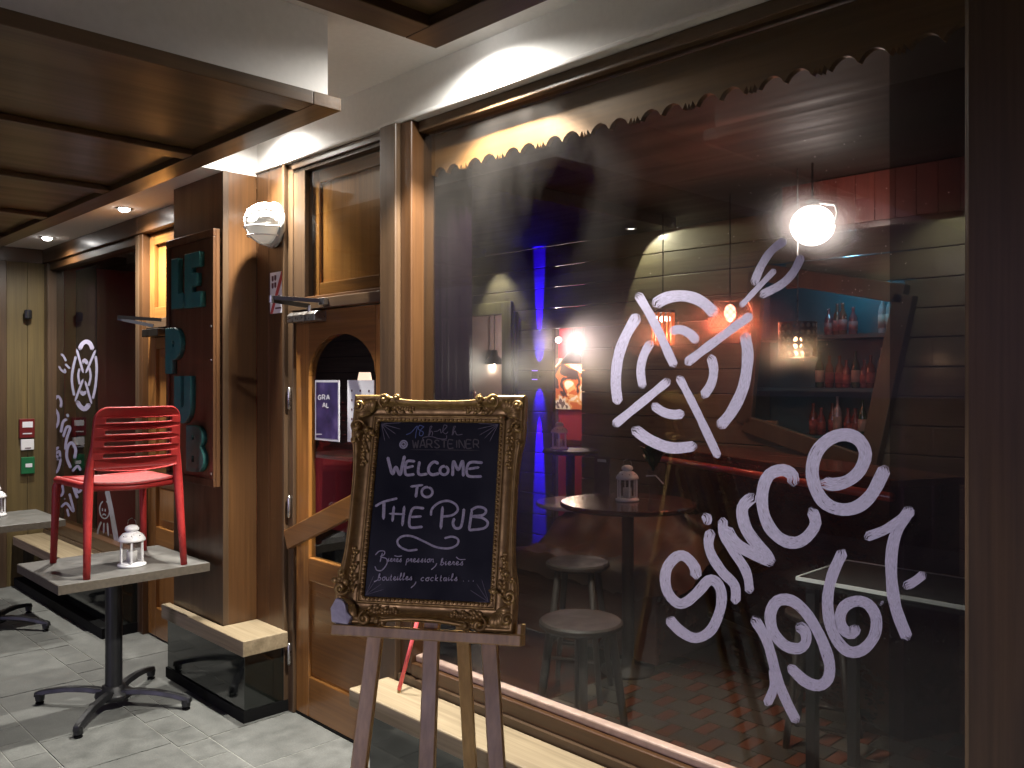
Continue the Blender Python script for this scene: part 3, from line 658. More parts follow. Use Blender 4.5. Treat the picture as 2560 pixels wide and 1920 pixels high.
MB().lathe([(.014,0),(.014,.03)], (-5.82, 2.30, 1.0), 10, Mx).build('knob_rose', M['chrome'], fd)
fc = thing('door_closer', 'grey metal door closer on the far panelled door', 'door closer', (-5.7, 2.28, 2.03))
MB().box(-5.82, -5.56, 2.24, 2.299, 2.0, 2.05).build('closer_body', M['gunmetal'], fc, bevel=.004)
MB().bar((-5.68, 2.262, 2.07), (-5.86, 2.10, 2.12), .022, .006, (0,0,1)).build('arm', M['black'], fc)
MB().bar((-5.86, 2.10, 2.13), (-5.50, 2.24, 2.10), .022, .006, (0,0,1)).build('arm', M['gunmetal'], fc)

w2 = thing('shop_window', 'far pub window painted with a small dartboard behind the red chair', 'window', (-6.96, 2.33, .46))
MB().box(-7.999, -5.926, 2.25, 2.40, 2.701, 2.819).build('header', M['col_x'], w2, bevel=.004)
MB().box(-7.999, -7.90, 2.262, 2.39, .455, 2.70).build('stile', M['dark'], w2, bevel=.005)
MB().box(-5.99, -5.926, 2.262, 2.39, .0, 2.70).build('stile', M['dark'], w2, bevel=.005)
MB().box(-7.899, -5.991, 2.275, 2.39, 2.64, 2.70).build('top_rail', M['col_x'], w2, bevel=.005)
MB().box(-7.899, -5.991, 2.262, 2.39, .448, .535).build('bottom_rail', M['col_x'], w2, bevel=.005)
MB().box(-7.899, -5.991, 2.33, 2.336, .536, 2.639).build('glass_pane', M['tglass'], w2)
k7a = crop(0, 780, 3.6065); k8 = crop(0, 1150, 4.148)
d2 = [(34,[(715,345),(740,290),(775,268),(812,285),(838,345)]),(20,[(685,395),(660,500),(648,600),(655,680),(670,755)]),(20,[(862,395),(872,500),(866,620),(855,700),(836,785)]),(38,[(690,800),(730,858),(770,872),(810,825)]),
 (18,[(690,330),(752,552)]),(18,[(864,340),(773,552)]),(18,[(752,600),(676,808)]),(18,[(768,620),(828,830)]),(28,[(742,465),(765,432),(792,472)]),(17,[(720,505),(707,570),(720,655)]),(17,[(806,498),(819,580),(800,668)]),(26,[(728,708),(750,742),(777,712)])]
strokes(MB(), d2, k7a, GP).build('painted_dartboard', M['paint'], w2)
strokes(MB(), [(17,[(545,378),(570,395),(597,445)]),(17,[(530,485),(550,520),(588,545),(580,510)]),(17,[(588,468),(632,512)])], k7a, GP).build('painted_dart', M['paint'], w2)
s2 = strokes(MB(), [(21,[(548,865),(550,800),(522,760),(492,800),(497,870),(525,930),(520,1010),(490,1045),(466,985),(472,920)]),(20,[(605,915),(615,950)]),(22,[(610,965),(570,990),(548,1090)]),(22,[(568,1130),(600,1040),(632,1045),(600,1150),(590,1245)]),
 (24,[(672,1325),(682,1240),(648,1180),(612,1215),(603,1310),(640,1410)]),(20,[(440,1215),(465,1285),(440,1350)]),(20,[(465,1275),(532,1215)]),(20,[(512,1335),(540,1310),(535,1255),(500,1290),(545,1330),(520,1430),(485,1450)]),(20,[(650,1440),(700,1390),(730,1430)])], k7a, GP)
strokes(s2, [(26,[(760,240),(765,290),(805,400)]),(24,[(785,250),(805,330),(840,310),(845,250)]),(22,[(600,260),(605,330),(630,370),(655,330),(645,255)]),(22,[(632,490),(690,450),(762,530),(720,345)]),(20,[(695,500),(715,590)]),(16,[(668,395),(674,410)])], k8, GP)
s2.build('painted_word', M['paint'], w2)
strokes(MB(), [(44,[(1108,312),(1160,560),(1218,900)]), (12,[(1085+52*math.cos(a), 515+92*math.sin(a)) for a in [-.5*math.pi+.3+i*.47 for i in range(13)]]), (10,[(1062,500),(1062,530)]), (10,[(1092,505),(1092,535)]), (12,[(1062,575),(1080,560),(1100,578)]), (16,[(1050,640),(1020,720),(1008,800)]), (16,[(1080,650),(1075,760)]), (16,[(1115,650),(1125,790)])], k8, GP, .03).build('window_sticker', plain('pale_transfer', (.33,.32,.34), .7, var=.2), w2)
b2 = MB().box(-7.98, -6.15, 2.02, 2.25, .345, .42).build('bench_plank', M['bench'], None, bevel=.006)
tag(b2, 'pale wood bench plank under the far window behind the tables', 'bench', 'pale bench planks along the facade')
bs2 = thing('facade_panel', 'black polished panel below the far window', 'panel', (-6.9, 2.2, 0))
MB().box(-7.99, -5.95, 2.10, 2.30, .07, .344).build('base_panel', M['gloss'], bs2)
MB().box(-7.99, -5.945, 2.03, 2.30, 0, .069).build('skirting', M['matblack'], bs2)
MB().box(-7.99, -5.95, 2.252, 2.40, .345, .447).build('upper_strip', M['dark_x'], bs2)

# ---- end wall
ew = thing('end_wall', 'olive-brown board wall closing the terrace at the far left', 'wall', (-8.05, 2.1, 0))
for i in range(2): MB().box(-8.06, -8.001, 1.98+.155*i+.001, 1.98+.155*(i+1)-.001, 0, 2.70).build('board', M['end'], ew, bevel=.002)
MB().box(-8.07, -8.002, 1.60, 2.33, 2.701, 2.819).build('head_board', M['col_y'], ew)
MB().box(-8.06, -8.02, 1.62, 1.979, 0, .9).build('lower_panel', M['dark'], ew)
MB().box(-8.20, -8.15, -1.5, 2.33, 0, 2.819).build('recess_back', M['dark'], ew)
MB().box(-8.08, -7.985, 1.90, 1.979, .0, 2.70).build('jamb', M['dark'], ew, bevel=.005)
def wallbox(name, label, cat, a, b, m, dep=.03, marks=()):
    p, q = onX(*a, -8.0), onX(*b, -8.0)
    t = thing(name, label, cat, (-8, (p.y+q.y)/2, q.z))
    MB().box(-7.9995, -8.0+dep, min(p.y,q.y), max(p.y,q.y), q.z, p.z).build('housing', m, t, bevel=.004)
    for (fy0, fy1, fz0, fz1, mm) in marks:
        y0, y1 = min(p.y,q.y), max(p.y,q.y); h = p.z-q.z
        MB().box(-8.0+dep+.0005, -8.0+dep+.003, y0+(y1-y0)*fy0, y0+(y1-y0)*fy1, q.z+h*fz0, q.z+h*fz1).build('front_plate', mm, t)
    return t
rp_ = plain('alarm_red', (.15,.012,.012), .4); gp_ = plain('exit_green', (.015,.14,.05), .4)
wallbox('fire_call_point', 'red fire alarm call point on the far end wall', 'fire alarm', (40, 905), (73, 945), rp_, .03, ((.18,.86,.55,.85,M['paper']), (.2,.8,.2,.26,M['paper'])))
wallbox('light_switch', 'white square switch below the red alarm on the end wall', 'switch', (44, 949), (72, 971), M['white'], .025, ((.3,.75,.15,.22,mk),))
wallbox('emergency_release', 'green emergency release box lowest on the end wall', 'release box', (44, 988), (73, 1022), gp_, .03, ((.3,.8,.4,.62,M['paper']),))
sl = thing('wall_spotlight', 'small black spotlight high on the far end wall', 'spotlight', (-8, 2.12, 2.25))
MB().lathe([(.02,0),(.03,.01),(.03,.07),(.022,.08)], (-7.96, 2.13, 2.22), 12).build('lamp_body', M['black'], sl)
MB().box(-8.0, -7.955, 2.115, 2.145, 2.25, 2.27).build('bracket', M['black'], sl)

# ================================================================== TERRACE FURNITURE
def make_table(label):
    t = thing('pedestal_table', label, 'table', (0,0,0), 'terrace pedestal tables', local=True)
    MB().box(-.335, .335, -.368, .368, .706, .7502).build('table_top', M['top'], t, bevel=.003)
    e = MB()
    for a in ((-.337,-.3352,-.37,.37),(.3352,.337,-.37,.37),(-.335,.335,-.3702,-.3682),(-.335,.335,.3682,.3702)): e.box(a[0],a[1],a[2],a[3],.7055,.7485)
    e.build('edge_band', M['topedge'], t)
    MB().lathe([(.042, .07), (.042, .684)], n=20).build('pole', M['black'], t, smooth=False)
    MB().box(-.16, .16, -.16, .16, .684, .7055).build('mounting_plate', M['black'], t, bevel=.004)
    MB().lathe([(.03,.045),(.088,.046),(.094,.06),(.088,.076),(.06,.082),(.055,.11),(.043,.112)], n=24).build('hub', M['black'], t, smooth=True)
    for a in (38, 132, 222, 318):
        d = Vector((math.cos(R(a)), math.sin(R(a)), 0)); sd_ = Vector((-d.y, d.x, 0))
        prof = [(.05,.078,.030),(.14,.086,.024),(.25,.084,.021),(.34,.072,.020),(.41,.058,.020),(.43,.050,.018)]
        q = []
        for rr, z, hw in prof:
            for i, j in ((-1,-1),(1,-1),(.7,1),(-.7,1)): q.append(d*rr + sd_*(hw*i) + Vector((0,0,z + (.012 if j>0 else -.014))))
        fs = [(k*4+i, k*4+(i+1)%4, (k+1)*4+(i+1)%4, (k+1)*4+i) for k in range(len(prof)-1) for i in range(4)] + [(3,2,1,0), tuple(4*(len(prof)-1)+i for i in range(4))]
        lg = MB().add(q, fs).build('foot', M['black'], t, bevel=.004)
        g = MB().lathe([(.022,.018),(.024,.055)], d*.405, 12); g.build('foot_socket', M['black'], lg)
        MB().lathe([(.019,.0),(.021,.008),(.008,.010),(.008,.02)], d*.405, 12).build('levelling_pad', M['matblack'], lg)
    return t
tb = make_table('grey pedestal table carrying the upturned red chair and a lantern'.replace('upturned ', ''))
tb.location = (-4.70, 1.665, 0)
copy_thing(tb, (-6.73, 1.575, 0), 'grey pedestal table cut off by the left edge of the picture')

# ---- red chair standing on the table
def make_chair():
    t = thing('chair', 'red plastic slatted chair standing on top of the table', 'chair', (-4.67, 1.675, .7505), local=True)
    m = M['red']
    # seat: dished sheet
    nx, ny = 14, 12; top = []; bot = []
    for i in range(nx+1):
        for j in range(ny+1):
            u, v = i/nx, j/ny; x = -.235 + .455*u; y = (-.205 - .012*(1-u))*(1-2*v)
            z = .462 - .016*math.sin(math.pi*v)*(.4+.6*u) - (.012*((1-u)-.75)/.25 if u < .25 else 0)
            if u > .9: x -= 0.03*math.sin(math.pi*v)*0
            top.append((x,y,z)); bot.append((x,y,z-.012))
    idx = lambda i, j: i*(ny+1)+j; o = len(top)
    fs = [(idx(i,j),idx(i+1,j),idx(i+1,j+1),idx(i,j+1)) for i in range(nx) for j in range(ny)]
    fs += [(o+idx(i,j),o+idx(i,j+1),o+idx(i+1,j+1),o+idx(i+1,j)) for i in range(nx) for j in range(ny)]
    for i in range(nx): fs += [(idx(i,0),o+idx(i,0),o+idx(i+1,0),idx(i+1,0)), (idx(i,ny),idx(i+1,ny),o+idx(i+1,ny),o+idx(i,ny))]
    for j in range(ny): fs += [(idx(0,j),idx(0,j+1),o+idx(0,j+1),o+idx(0,j)), (idx(nx,j),o+idx(nx,j),o+idx(nx,j+1),idx(nx,j+1))]
    MB().add(top+bot, fs).build('seat', m, t, smooth=True)
    for s_ in (-1, 1):
        MB().tube([(-.245, s_*.222, .437), (-.1, s_*.222, .440), (.1, s_*.220, .440), (.222, s_*.218, .440)], .019, 10).build('side_rail', m, t, smooth=True)
        MB().tube([(-.262, s_*.236, 0), (-.256, s_*.230, .2), (-.250, s_*.224, .40), (-.236, s_*.214, .452)], [.0165,.018,.021,.017], 12).build('leg', m, t, smooth=True)
        # rear leg runs up into the back frame
        MB().tube([(.262, s_*.240, 0), (.246, s_*.232, .2), (.232, s_*.224, .40), (.228, s_*.221, .46), (.234, s_*.216, .53), (.242, s_*.209, .59), (.252, s_*.203, .66), (.264, s_*.199, .73)],
                  [.0165,.019,.023,.0235,.021,.018,.013,.006], 12).build('leg', m, t, smooth=True)
    MB().tube([(-.243, -.20, .440), (-.25, 0, .432), (-.243, .20, .440)], .015, 8).build('front_rail', m, t, smooth=True)
    MB().tube([(.205, -.20, .432), (.20, 0, .420), (.205, .20, .432)], .016, 8).build('rear_rail', m, t, smooth=True)
    # moulded slotted back, one piece, bowed and leaning
    def dense(pts, step=.012):
        out = []
        for p_, q_ in zip(pts, pts[1:]+pts[:1]):
            p_, q_ = Vector(p_), Vector(q_); n_ = max(1, int((q_-p_).length/step)); out += [p_.lerp(q_, k/n_) for k in range(n_)]
        return out
    def rr_(y0, y1, z0, z1, r0, r1):
        pts = []
        for cy_, cz_, r_, a_ in ((y1-r0, z0+r0, r0, -90), (y1-r1, z1-r1, r1, 0), (y0+r1, z1-r1, r1, 90), (y0+r0, z0+r0, r0, 180)):
            pts += [(cy_+r_*math.cos(R(a_+15*i)), cz_+r_*math.sin(R(a_+15*i))) for i in range(7)]
        return pts
    cu = bpy.data.curves.new('backrest', 'CURVE'); cu.dimensions = '2D'; cu.fill_mode = 'BOTH'
    loops = [rr_(-.214, .214, .528, .828, .02, .058)] + [rr_(-.170, .170, z0, z0+.029, .009, .012) for z0 in (.752, .694, .636, .578)]
    for lp in loops:
        lp = dense(lp); sp = cu.splines.new('POLY'); sp.points.add(len(lp)-1); sp.use_cyclic_u = True
        for q_, p_ in zip(sp.points, lp): q_.co = (p_[0], p_[1], 0, 1)
    cu.extrude = .006; cu.bevel_depth = .005; cu.bevel_resolution = 2
    tmp = bpy.data.objects.new('backrest', cu); C.link(tmp)
    me_ = bpy.data.meshes.new_from_object(tmp.evaluated_get(bpy.context.evaluated_depsgraph_get())); bpy.data.objects.remove(tmp)
    for v_ in me_.vertices:
        y_, z_, d_ = v_.co; k = (z_-.528)/.30
        yy = y_*(1.02-.06*k); zz = z_ - (.016*(1-(y_/.2)**2) if z_ < .545 else 0)
        v_.co = (.238 + .045*k + d_ + .034*(1-(y_/.214)**2), yy, zz)
    me_.materials.clear(); link('backrest', me_, m, t)
    return t
make_chair()

# ---- lanterns
def make_lantern(label):
    t = thing('lantern', label, 'lantern', (0,0,0), 'white metal candle lanterns', local=True)
    W = M['white']
    MB().lathe([(0,0),(.066,0),(.070,.004),(.070,.012),(.060,.016),(.058,.022),(0,.022)], n=28).build('base', W, t, smooth=True)
    MB().lathe([(.0545,.022),(.0545,.128)], n=24).build('glass_cylinder', M['lglass'], t, smooth=True)
    for k in range(6):
        a = R(60*k+15); MB().box(-.004, .004, -.0045, .0045, .020, .130).build('upright', W, t)
        o = t.children[-1]; o.location = (.0575*math.cos(a), .0575*math.sin(a), 0); o.rotation_euler.z = a
    MB().lathe([(.060,.128),(.068,.132),(.067,.140),(.058,.156),(.043,.170),(.028,.177),(.026,.180),(.034,.186),(.035,.194),(.029,.205),(.015,.212),(0,.213)], n=28).build('roof', W, t, smooth=True)
    for k in range(8):
        a = R(45*k); MB().ell((.0535*math.cos(a), .0535*math.sin(a), .160), .0035, .0035, .0035, 6, 4).build('vent_hole', M['matblack'], t)
    MB().tube([(-.03,0,.212),(-.026,0,.235),(0,0,.248),(.026,0,.235),(.03,0,.212)], .0018, 6).build('handle', M['metal'], t, smooth=True)
    MB().lathe([(0,.022),(.026,.022),(.026,.075),(.024,.078),(0,.076)], n=18).build('candle', plain('candle_wax', (.7,.68,.62), .6), t, smooth=True)
    return t
ln = make_lantern('white lantern beside the red chair on the nearer table')
p = onZ(285, 1222, .75); ln.location = (p.x, p.y, .7504); ln.rotation_euler.z = .4
copy_thing(ln, (-6.905, 1.64, .7504), 'white lantern on the far table at the left edge', .9)

# ================================================================== EASEL WITH GILT-FRAMED BLACKBOARD
fv, rv = Vector((-_s, _c, 0)), Vector((_c, _s, 0))
ya, le = R(11.3), R(15.0)
BC = fv*2.55 + rv*(-.235) + Vector((0, 0, 1.335))
BR_ = rv*math.cos(ya) - fv*math.sin(ya); Bn0 = -fv*math.cos(ya) - rv*math.sin(ya)
BU = Vector((0,0,1))*math.cos(le) - Bn0*math.sin(le); BN = BR_.cross(BU)*1.0
if BN.dot(Bn0) < 0: BN = -BN
def bp(x, z, d=0): return BC + BR_*x + BU*z + BN*d     # board plane: right, up, toward the viewer
bw_, bh_ = .378/2, .523/2
fb = thing('framed_blackboard', 'gilt-framed blackboard reading Welcome to the Pub on the easel', 'blackboard', bp(0, -.36))
MB().add([bp(-bw_-.01,-bh_-.01), bp(bw_+.01,-bh_-.01), bp(bw_+.01,bh_+.01), bp(-bw_-.01,bh_+.01), bp(-bw_-.01,-bh_-.01,-.008), bp(bw_+.01,-bh_-.01,-.008), bp(bw_+.01,bh_+.01,-.008), bp(-bw_-.01,bh_+.01,-.008)],
         [(0,1,2,3),(7,6,5,4),(0,4,5,1),(1,5,6,2),(2,6,7,3),(3,7,4,0)]).build('board', M['chalkboard'], fb)
# swept moulding: distance out from the board edge, height toward the viewer
prof = [(0,.004),(.003,.009),(.009,.010),(.012,.007),(.014,.013),(.017,.014),(.019,.010),(.022,.009),(.030,.0095),(.039,.0125),(.047,.018),(.054,.026),(.059,.034),(.063,.035),(.065,.031),(.068,.036),(.074,.036),(.079,.030),(.081,.015),(.080,-.012),(.0,-.012)]
def frame_side(sx, sz, horizontal):
    n = 40; q = []
    half = bw_ if horizontal else bh_
    for i in range(n+1):
        f = -1+2*i/n
        for d, h in prof:
            k = max(0, 1-(f/.62)**4) if abs(f) < .62 else 0
            dd = d - (.016*k*max(0, (d-.045)/.035) if d > .045 else 0)
            hh = h - (.006*k if d > .055 and h > .02 else 0)
            along = f*(half+dd*1.0) if True else 0
            q.append(bp(along, sz*(half if False else bh_)+sz*dd, hh) if horizontal else bp(sx*(bw_+dd), along, hh))
    m = len(prof)
    fs = [(i*m+k, i*m+(k+1)%m, (i+1)*m+(k+1)%m, (i+1)*m+k) for i in range(n) for k in range(m)]
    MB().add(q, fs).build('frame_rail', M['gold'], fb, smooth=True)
for sx, sz, hz in ((0,1,True),(0,-1,True),(1,0,False),(-1,0,False)): frame_side(sx, sz, hz)
# beaded inner slip
for hz in (True, False):
    for sg in (-1, 1):
        mb = MB(); L_ = (bw_ if hz else bh_); nn = int(L_*2/.0125)
        for i in range(nn):
            f = -L_ + (i+.5)*2*L_/nn
            c = bp(f, sg*(bh_+.0062), .0105) if hz else bp(sg*(bw_+.0062), f, .0105)
            mb.ell(c, .0048, .0048, .0048, 6, 4)
        mb.build('bead_slip', M['gold'], fb, smooth=True)['kind'] = 'stuff'
def scroll(mb, c, ang, size, flip, r0, h, turns=1.15, tail=1.0):
    """C-scroll: spiral head and a swelling tail, lying on the frame"""
    pts, rs = [], []
    n = 26
    for i in range(n):
        t = i/(n-1); a = ang + flip*t*turns*2*math.pi; rad = size*(.16+.84*t**1.25)
        pts.append(bp(c[0]+rad*math.cos(a), c[1]+rad*math.sin(a), h - .010*t)); rs.append(r0*(.55+.8*math.sin(math.pi*min(1, t*1.05))**.8*(.8 if t > .5 else 1)))
    mb.tube(pts, rs, 8); mb.ell(pts[0], r0*1.25, r0*1.25, r0*1.25, 8, 5)
def leaf_blob(mb, c, ang, l, wd, h, d0=.03):
    n = 7; q = []
    dx, dz = math.cos(ang), math.sin(ang)
    for i in range(n):
        t = i/(n-1); ww = wd*math.sin(math.pi*(t*.86+.08))**.8; rise = h*math.sin(math.pi*t*.9+.2)
        for j in (-1, -.45, 0, .45, 1):
            curl = -.35*h*abs(j) + (.25*h if abs(j) == .45 else 0)
            q.append(bp(c[0]+dx*l*t - dz*ww*j, c[1]+dz*l*t + dx*ww*j, d0+rise+curl))
    mb.add(q, [(i*5+j, i*5+j+1, (i+1)*5+j+1, (i+1)*5+j) for i in range(n-1) for j in range(4)])
rr = random.Random(11)
for cx_, cz_ in ((-1,1),(1,1),(-1,-1),(1,-1)):
    broken = (cx_, cz_) == (-1, -1)
    mb = MB()
    X, Z = cx_*(bw_+.042), cz_*(bh_+.042)
    a0 = math.atan2(cz_, cx_)
    # shell body in the corner
    for k in range(-3, 4):
        leaf_blob(mb, (X-cx_*.018, Z-cz_*.018), a0+k*.33, .055, .012, .014, .024)
    scroll(mb, (X+cx_*.020, Z-cz_*.062), a0+cx_*cz_*1.2, .022, cx_*cz_, .0062, .040)
    scroll(mb, (X-cx_*.062, Z+cz_*.020), a0-cx_*cz_*1.2, .022, -cx_*cz_, .0062, .040)
    scroll(mb, (X+cx_*.018, Z+cz_*.002), a0+2.2, .018, cx_*cz_, .0058, .044)
    scroll(mb, (X-cx_*.100, Z+cz_*.026), a0+math.pi/2, .013, -cx_*cz_, .005, .040)
    scroll(mb, (X+cx_*.024, Z-cz_*.105), a0-math.pi/2, .013, cx_*cz_, .005, .036)
    for k in range(5):
        t = rr.random(); sgn = rr.choice((0, 1))
        px_, pz_ = (X-cx_*(.02+.10*t), Z+cz_*rr.uniform(-.02,.03)) if sgn else (X+cx_*rr.uniform(-.02,.03), Z-cz_*(.02+.10*t))
        leaf_blob(mb, (px_, pz_), rr.uniform(0, 6.28), rr.uniform(.018,.034), rr.uniform(.005,.009), rr.uniform(.006,.012), .030)
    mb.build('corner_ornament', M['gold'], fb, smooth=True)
    if broken:
        mb = MB()
        pts = [(X-.038, Z-.040), (X+.022, Z-.044), (X+.030, Z-.020), (X+.012, Z-.004), (X+.006, Z+.018), (X-.008, Z+.034), (X-.030, Z+.038), (X-.044, Z+.004)]
        n = len(pts)
        mb.add([bp(x, z, .012) for x, z in pts] + [bp(X+(x-X)*.86, Z+(z-Z)*.86, .050 + .006*math.sin(i*2.1)) for i, (x, z) in enumerate(pts)],
               [tuple(range(n))[::-1], tuple(range(n, 2*n))] + [(i, (i+1)%n, (i+1)%n+n, i+n) for i in range(n)])
        o = mb.build('chipped_corner', plain('bare_gesso', (.66,.63,.66), .7, var=.12, nscale=60, bmp=.3), fb, bevel=.004)
        o['label'] = 'bare white plaster where the gilt corner broke off'
# floral reliefs on the cove beside every corner
for cx_, cz_ in ((-1,1),(1,1),(-1,-1),(1,-1)):
    for hz in (True, False):
        mb = MB()
        for k in range(11):
            t = k/10
            if hz: c = (cx_*(bw_-.015-.085*t), cz_*(bh_+.040+.006*math.sin(k*1.9)))
            else: c = (cx_*(bw_+.040+.006*math.sin(k*1.9)), cz_*(bh_-.015-.115*t))
            base = math.atan2(0 if hz else -cz_, -cx_ if hz else 0)
            for sgn in (-1, 1): leaf_blob(mb, c, base + sgn*(.75-.3*t), .024-.010*t, .0050, .005, .013)
            mb.ell(bp(c[0], c[1], .0165), .0035, .0035, .0035, 6, 4)
        mb.build('floral_relief', M['gold'], fb, smooth=True)
# raised burnished strip with end knobs along the foot of the frame
mb = MB(); pts = [bp(x, -bh_-.066+.010*(1-(x/.13)**2), .036) for x in [-.13+.26*i/16 for i in range(17)]]
mb.tube(pts, .006, 8); mb.ell(pts[0], .010, .010, .010, 8, 6); mb.ell(pts[-1], .010, .010, .010, 8, 6)
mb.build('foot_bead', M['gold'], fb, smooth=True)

kb1, kb2 = crop(820, 960, 4.2538), crop(820, 1250, 4.2538)
PB = lambda u, v: onP(u, v, bp(0, 0, .0012), BN)
el = lambda cx, cy, rx, ry, n=12: [(cx+rx*math.cos(2*math.pi*i/n-1.3), cy+ry*math.sin(2*math.pi*i/n-1.3)) for i in range(n+1)]
strokes(MB(), [(30,[(635,775),(658,870),(688,955),(722,885),(765,962),(792,860),(815,762)]),(26,[(928,822),(838,828),(826,958),(922,962)]),(24,[(830,893),(912,872)]),(26,[(972,822),(965,955),(1060,957)]),
 (28,[(1178,850),(1130,828),(1080,870),(1070,930),(1110,965),(1185,950)]),(26,el(1235,920,44,45)),(28,[(1325,980),(1336,825),(1385,912),(1432,822),(1440,985)]),(26,[(1648,836),(1502,842),(1486,972),(1638,985)]),(24,[(1490,905),(1612,886)]),
 (22,[(875,1092),(1015,1074)]),(26,[(952,1080),(934,1208)]),(24,el(1055,1150,57,53))], kb1, PB, .03, BN).build('chalk_lettering', M['chalk'], fb)
strokes(MB(), [(22,[(500,68),(590,20),(738,-18)]),(30,[(596,8),(590,208)]),(24,[(702,62),(685,232)]),(26,[(812,62),(790,278)]),(18,[(650,145),(822,152)]),(24,[(1024,88),(900,96),(870,280),(1008,286)]),(22,[(880,182),(998,174)]),
 (28,[(1220,66),(1200,312)]),(22,[(1095,168),(1108,95),(1180,30),(1280,10),(1360,50),(1380,110),(1320,162),(1210,178)]),(26,[(1345,192),(1330,250),(1355,298),(1410,290),(1435,200),(1447,92)]),(26,[(1532,105),(1500,325)]),(24,[(1518,112),(1590,75),(1665,90),(1680,130),(1640,163),(1540,175),(1640,190),(1700,240),(1660,300),(1500,322)]),
 (20,[(955,528),(850,536),(760,490),(742,430),(800,385),(900,388),(1020,440),(1150,500),(1280,515),(1370,480),(1385,420),(1320,390),(1238,408)])], kb2, PB, .03, BN).build('chalk_lettering', M['chalk'], fb)
small = [(10,[(578,560),(553,660)]),(10,[(503,585),(545,545),(598,545),(598,580),(560,602),(622,625),(625,680),(575,745),(522,747),(498,705)]),(9,[(705,592),(745,600),(788,594)]),(9,[(1362,605),(1400,632),(1462,632)]),(9,[(1158,672),(1140,705),(1098,742)]),(9,[(938,868),(920,900),(882,936)]),(9,[(490,872),(530,850)])]
small += word('ieres', 640, 655, 790, 660, 36, 8, .12) + word('pression', 832, 660, 1130, 664, 40, 8, .12) + word('bieres', 1200, 692, 1450, 694, 40, 8, .12)
small += word('bouteilles', 535, 855, 908, 852, 40, 8, .12) + word('cocktails', 990, 862, 1392, 860, 40, 8, .14)
small += [(9,[(x, 862),(x+8, 863)]) for x in (1442, 1498, 1548)]
strokes(MB(), small, kb2, PB, 0, BN).build('chalk_lettering', M['chalk'], fb)
strokes(MB(), [(7,[(830,540),(885,515),(948,448),(936,520),(930,577)])] + [(7,[(1022,455),(975,440),(962,480),(1012,512),(1000,550),(972,540),(985,490),(1020,455)])], kb1, PB, 0, BN).build('chalk_lettering', M['bluechalk'], fb)['kind'] = 'stuff'
strokes(MB(), [(7,[(1065,552),(1092,480),(1105,450),(1085,460),(1074,550),(1096,500),(1112,520),(1106,552)]),(7,[(1125,506),(1165,500),(1195,482),(1202,520),(1232,490),(1266,450),(1235,438),(1222,500),(1250,530),(1278,508)]),(7,[(1262,545),(1255,582),(1180,582),(1100,560),(1012,570),(1020,602)]),(7,[(1318,545),(1342,480),(1356,450),(1336,460),(1324,542),(1350,500),(1372,540),(1432,535)])]
  + [(6,[(570,425),q]) for q in ((770,480),(725,535),(655,580),(605,605),(780,412))] + [(6,[(1812,430),q]) for q in ((1590,480),(1610,545),(1665,580),(1720,612),(1600,420))], kb1, PB, 0, BN).build('chalk_lettering', M['chalkdim'], fb)['kind'] = 'stuff'
strokes(MB(), [(6,[(400,1010),q]) for q in ((485,805),(495,870),(565,895),(592,950))] + [(6,[(1708,1085),q]) for q in ((1480,1085),(1515,960),(1580,890),(1635,845))], kb2, PB, 0, BN).build('chalk_lettering', M['chalkdim'], fb)['kind'] = 'stuff'
strokes(MB(), word('WARSTEINER', 900, 680, 1612, 682, 84, 11, .2, True) + [(4,[(880,700),(1612,706)])], kb1, PB, 0, BN).build('printed_brand_name', M['gilt_text'], fb)
mb = MB(); c = PB(*kb1(803, 642)); mb.add([c + BR_*(.0137*math.cos(a)) + BU*(.0137*math.sin(a)) for a in [2*math.pi*i/24 for i in range(24)]], [tuple(range(24))])
mb.build('printed_emblem', M['emblem'], fb)
mb = MB(); mb.tube([c + BR_*(.0085*math.cos(a)) + BU*(.0085*math.sin(a)) + BN*.0002 for a in [2*math.pi*i/24 for i in range(25)]], .0009, 4, False); mb.build('emblem_ring', M['gilt_text'], fb)
mb = MB(); mb.add([c + BN*.0003 + BR_*(.004*math.cos(a)) + BU*(.004*math.sin(a)) for a in [2*math.pi*i/10 for i in range(10)]], [tuple(range(10))]); mb.build('emblem_centre', M['gilt_text'], fb)

# easel: tray, two front legs, mast, hinged back leg
zt = -bh_-.081
ea = thing('easel', 'light wood easel holding the gilt-framed blackboard by the window', 'easel', bp(0, zt) * 1.0)
def down(x0, x1, d=-.03, zb=0):
    """leg in the board's plane from the tray down to the floor"""
    a = bp(x0, zt+.25, d); dirv = bp(x1, zt-1, d) - bp(x0, zt, d)
    a2 = bp(x0, zt, d); k = (zb - a2.z)/dirv.z
    return a2 - dirv*.45, a2 + dirv*k
tray = MB(); 
def obox(mb, x0, x1, z0, z1, d0, d1): mb.add([bp(x, z, d) for d in (d1, d0) for x, z in ((x0,z0),(x1,z0),(x1,z1),(x0,z1))], [(0,1,2,3),(7,6,5,4),(0,4,5,1),(1,5,6,2),(2,6,7,3),(3,7,4,0)])
obox(tray, -.262, .292, zt-.031, zt-.001, -.025, .052); tray.build('tray', M['easel'], ea, bevel=.003)
tl = MB(); obox(tl, .281, .292, zt-.0005, zt+.028, -.02, .050); tl.build('tray_stop', M['easel'], ea, bevel=.002)
TA = [((811,1376),(776,1658)), ((932,1390),(923,1658)), ((1058,1395),(1074,1658))]
for n_, (a, b) in zip(('leg', 'mast', 'leg'), TA):
    p0 = onP(*a, bp(0,0,-.045), BN); p1 = onP(*b, bp(0,0,-.045), BN); d = (p1-p0).normalized()
    foot = p0 + d*((0.0-p0.z)/d.z); top = p0 - d*(.62 if n_ == 'mast' else .55)
    MB().bar(top, foot + d*.012, .046, .024, BR_).build(n_, M['easel'], ea, bevel=.003)
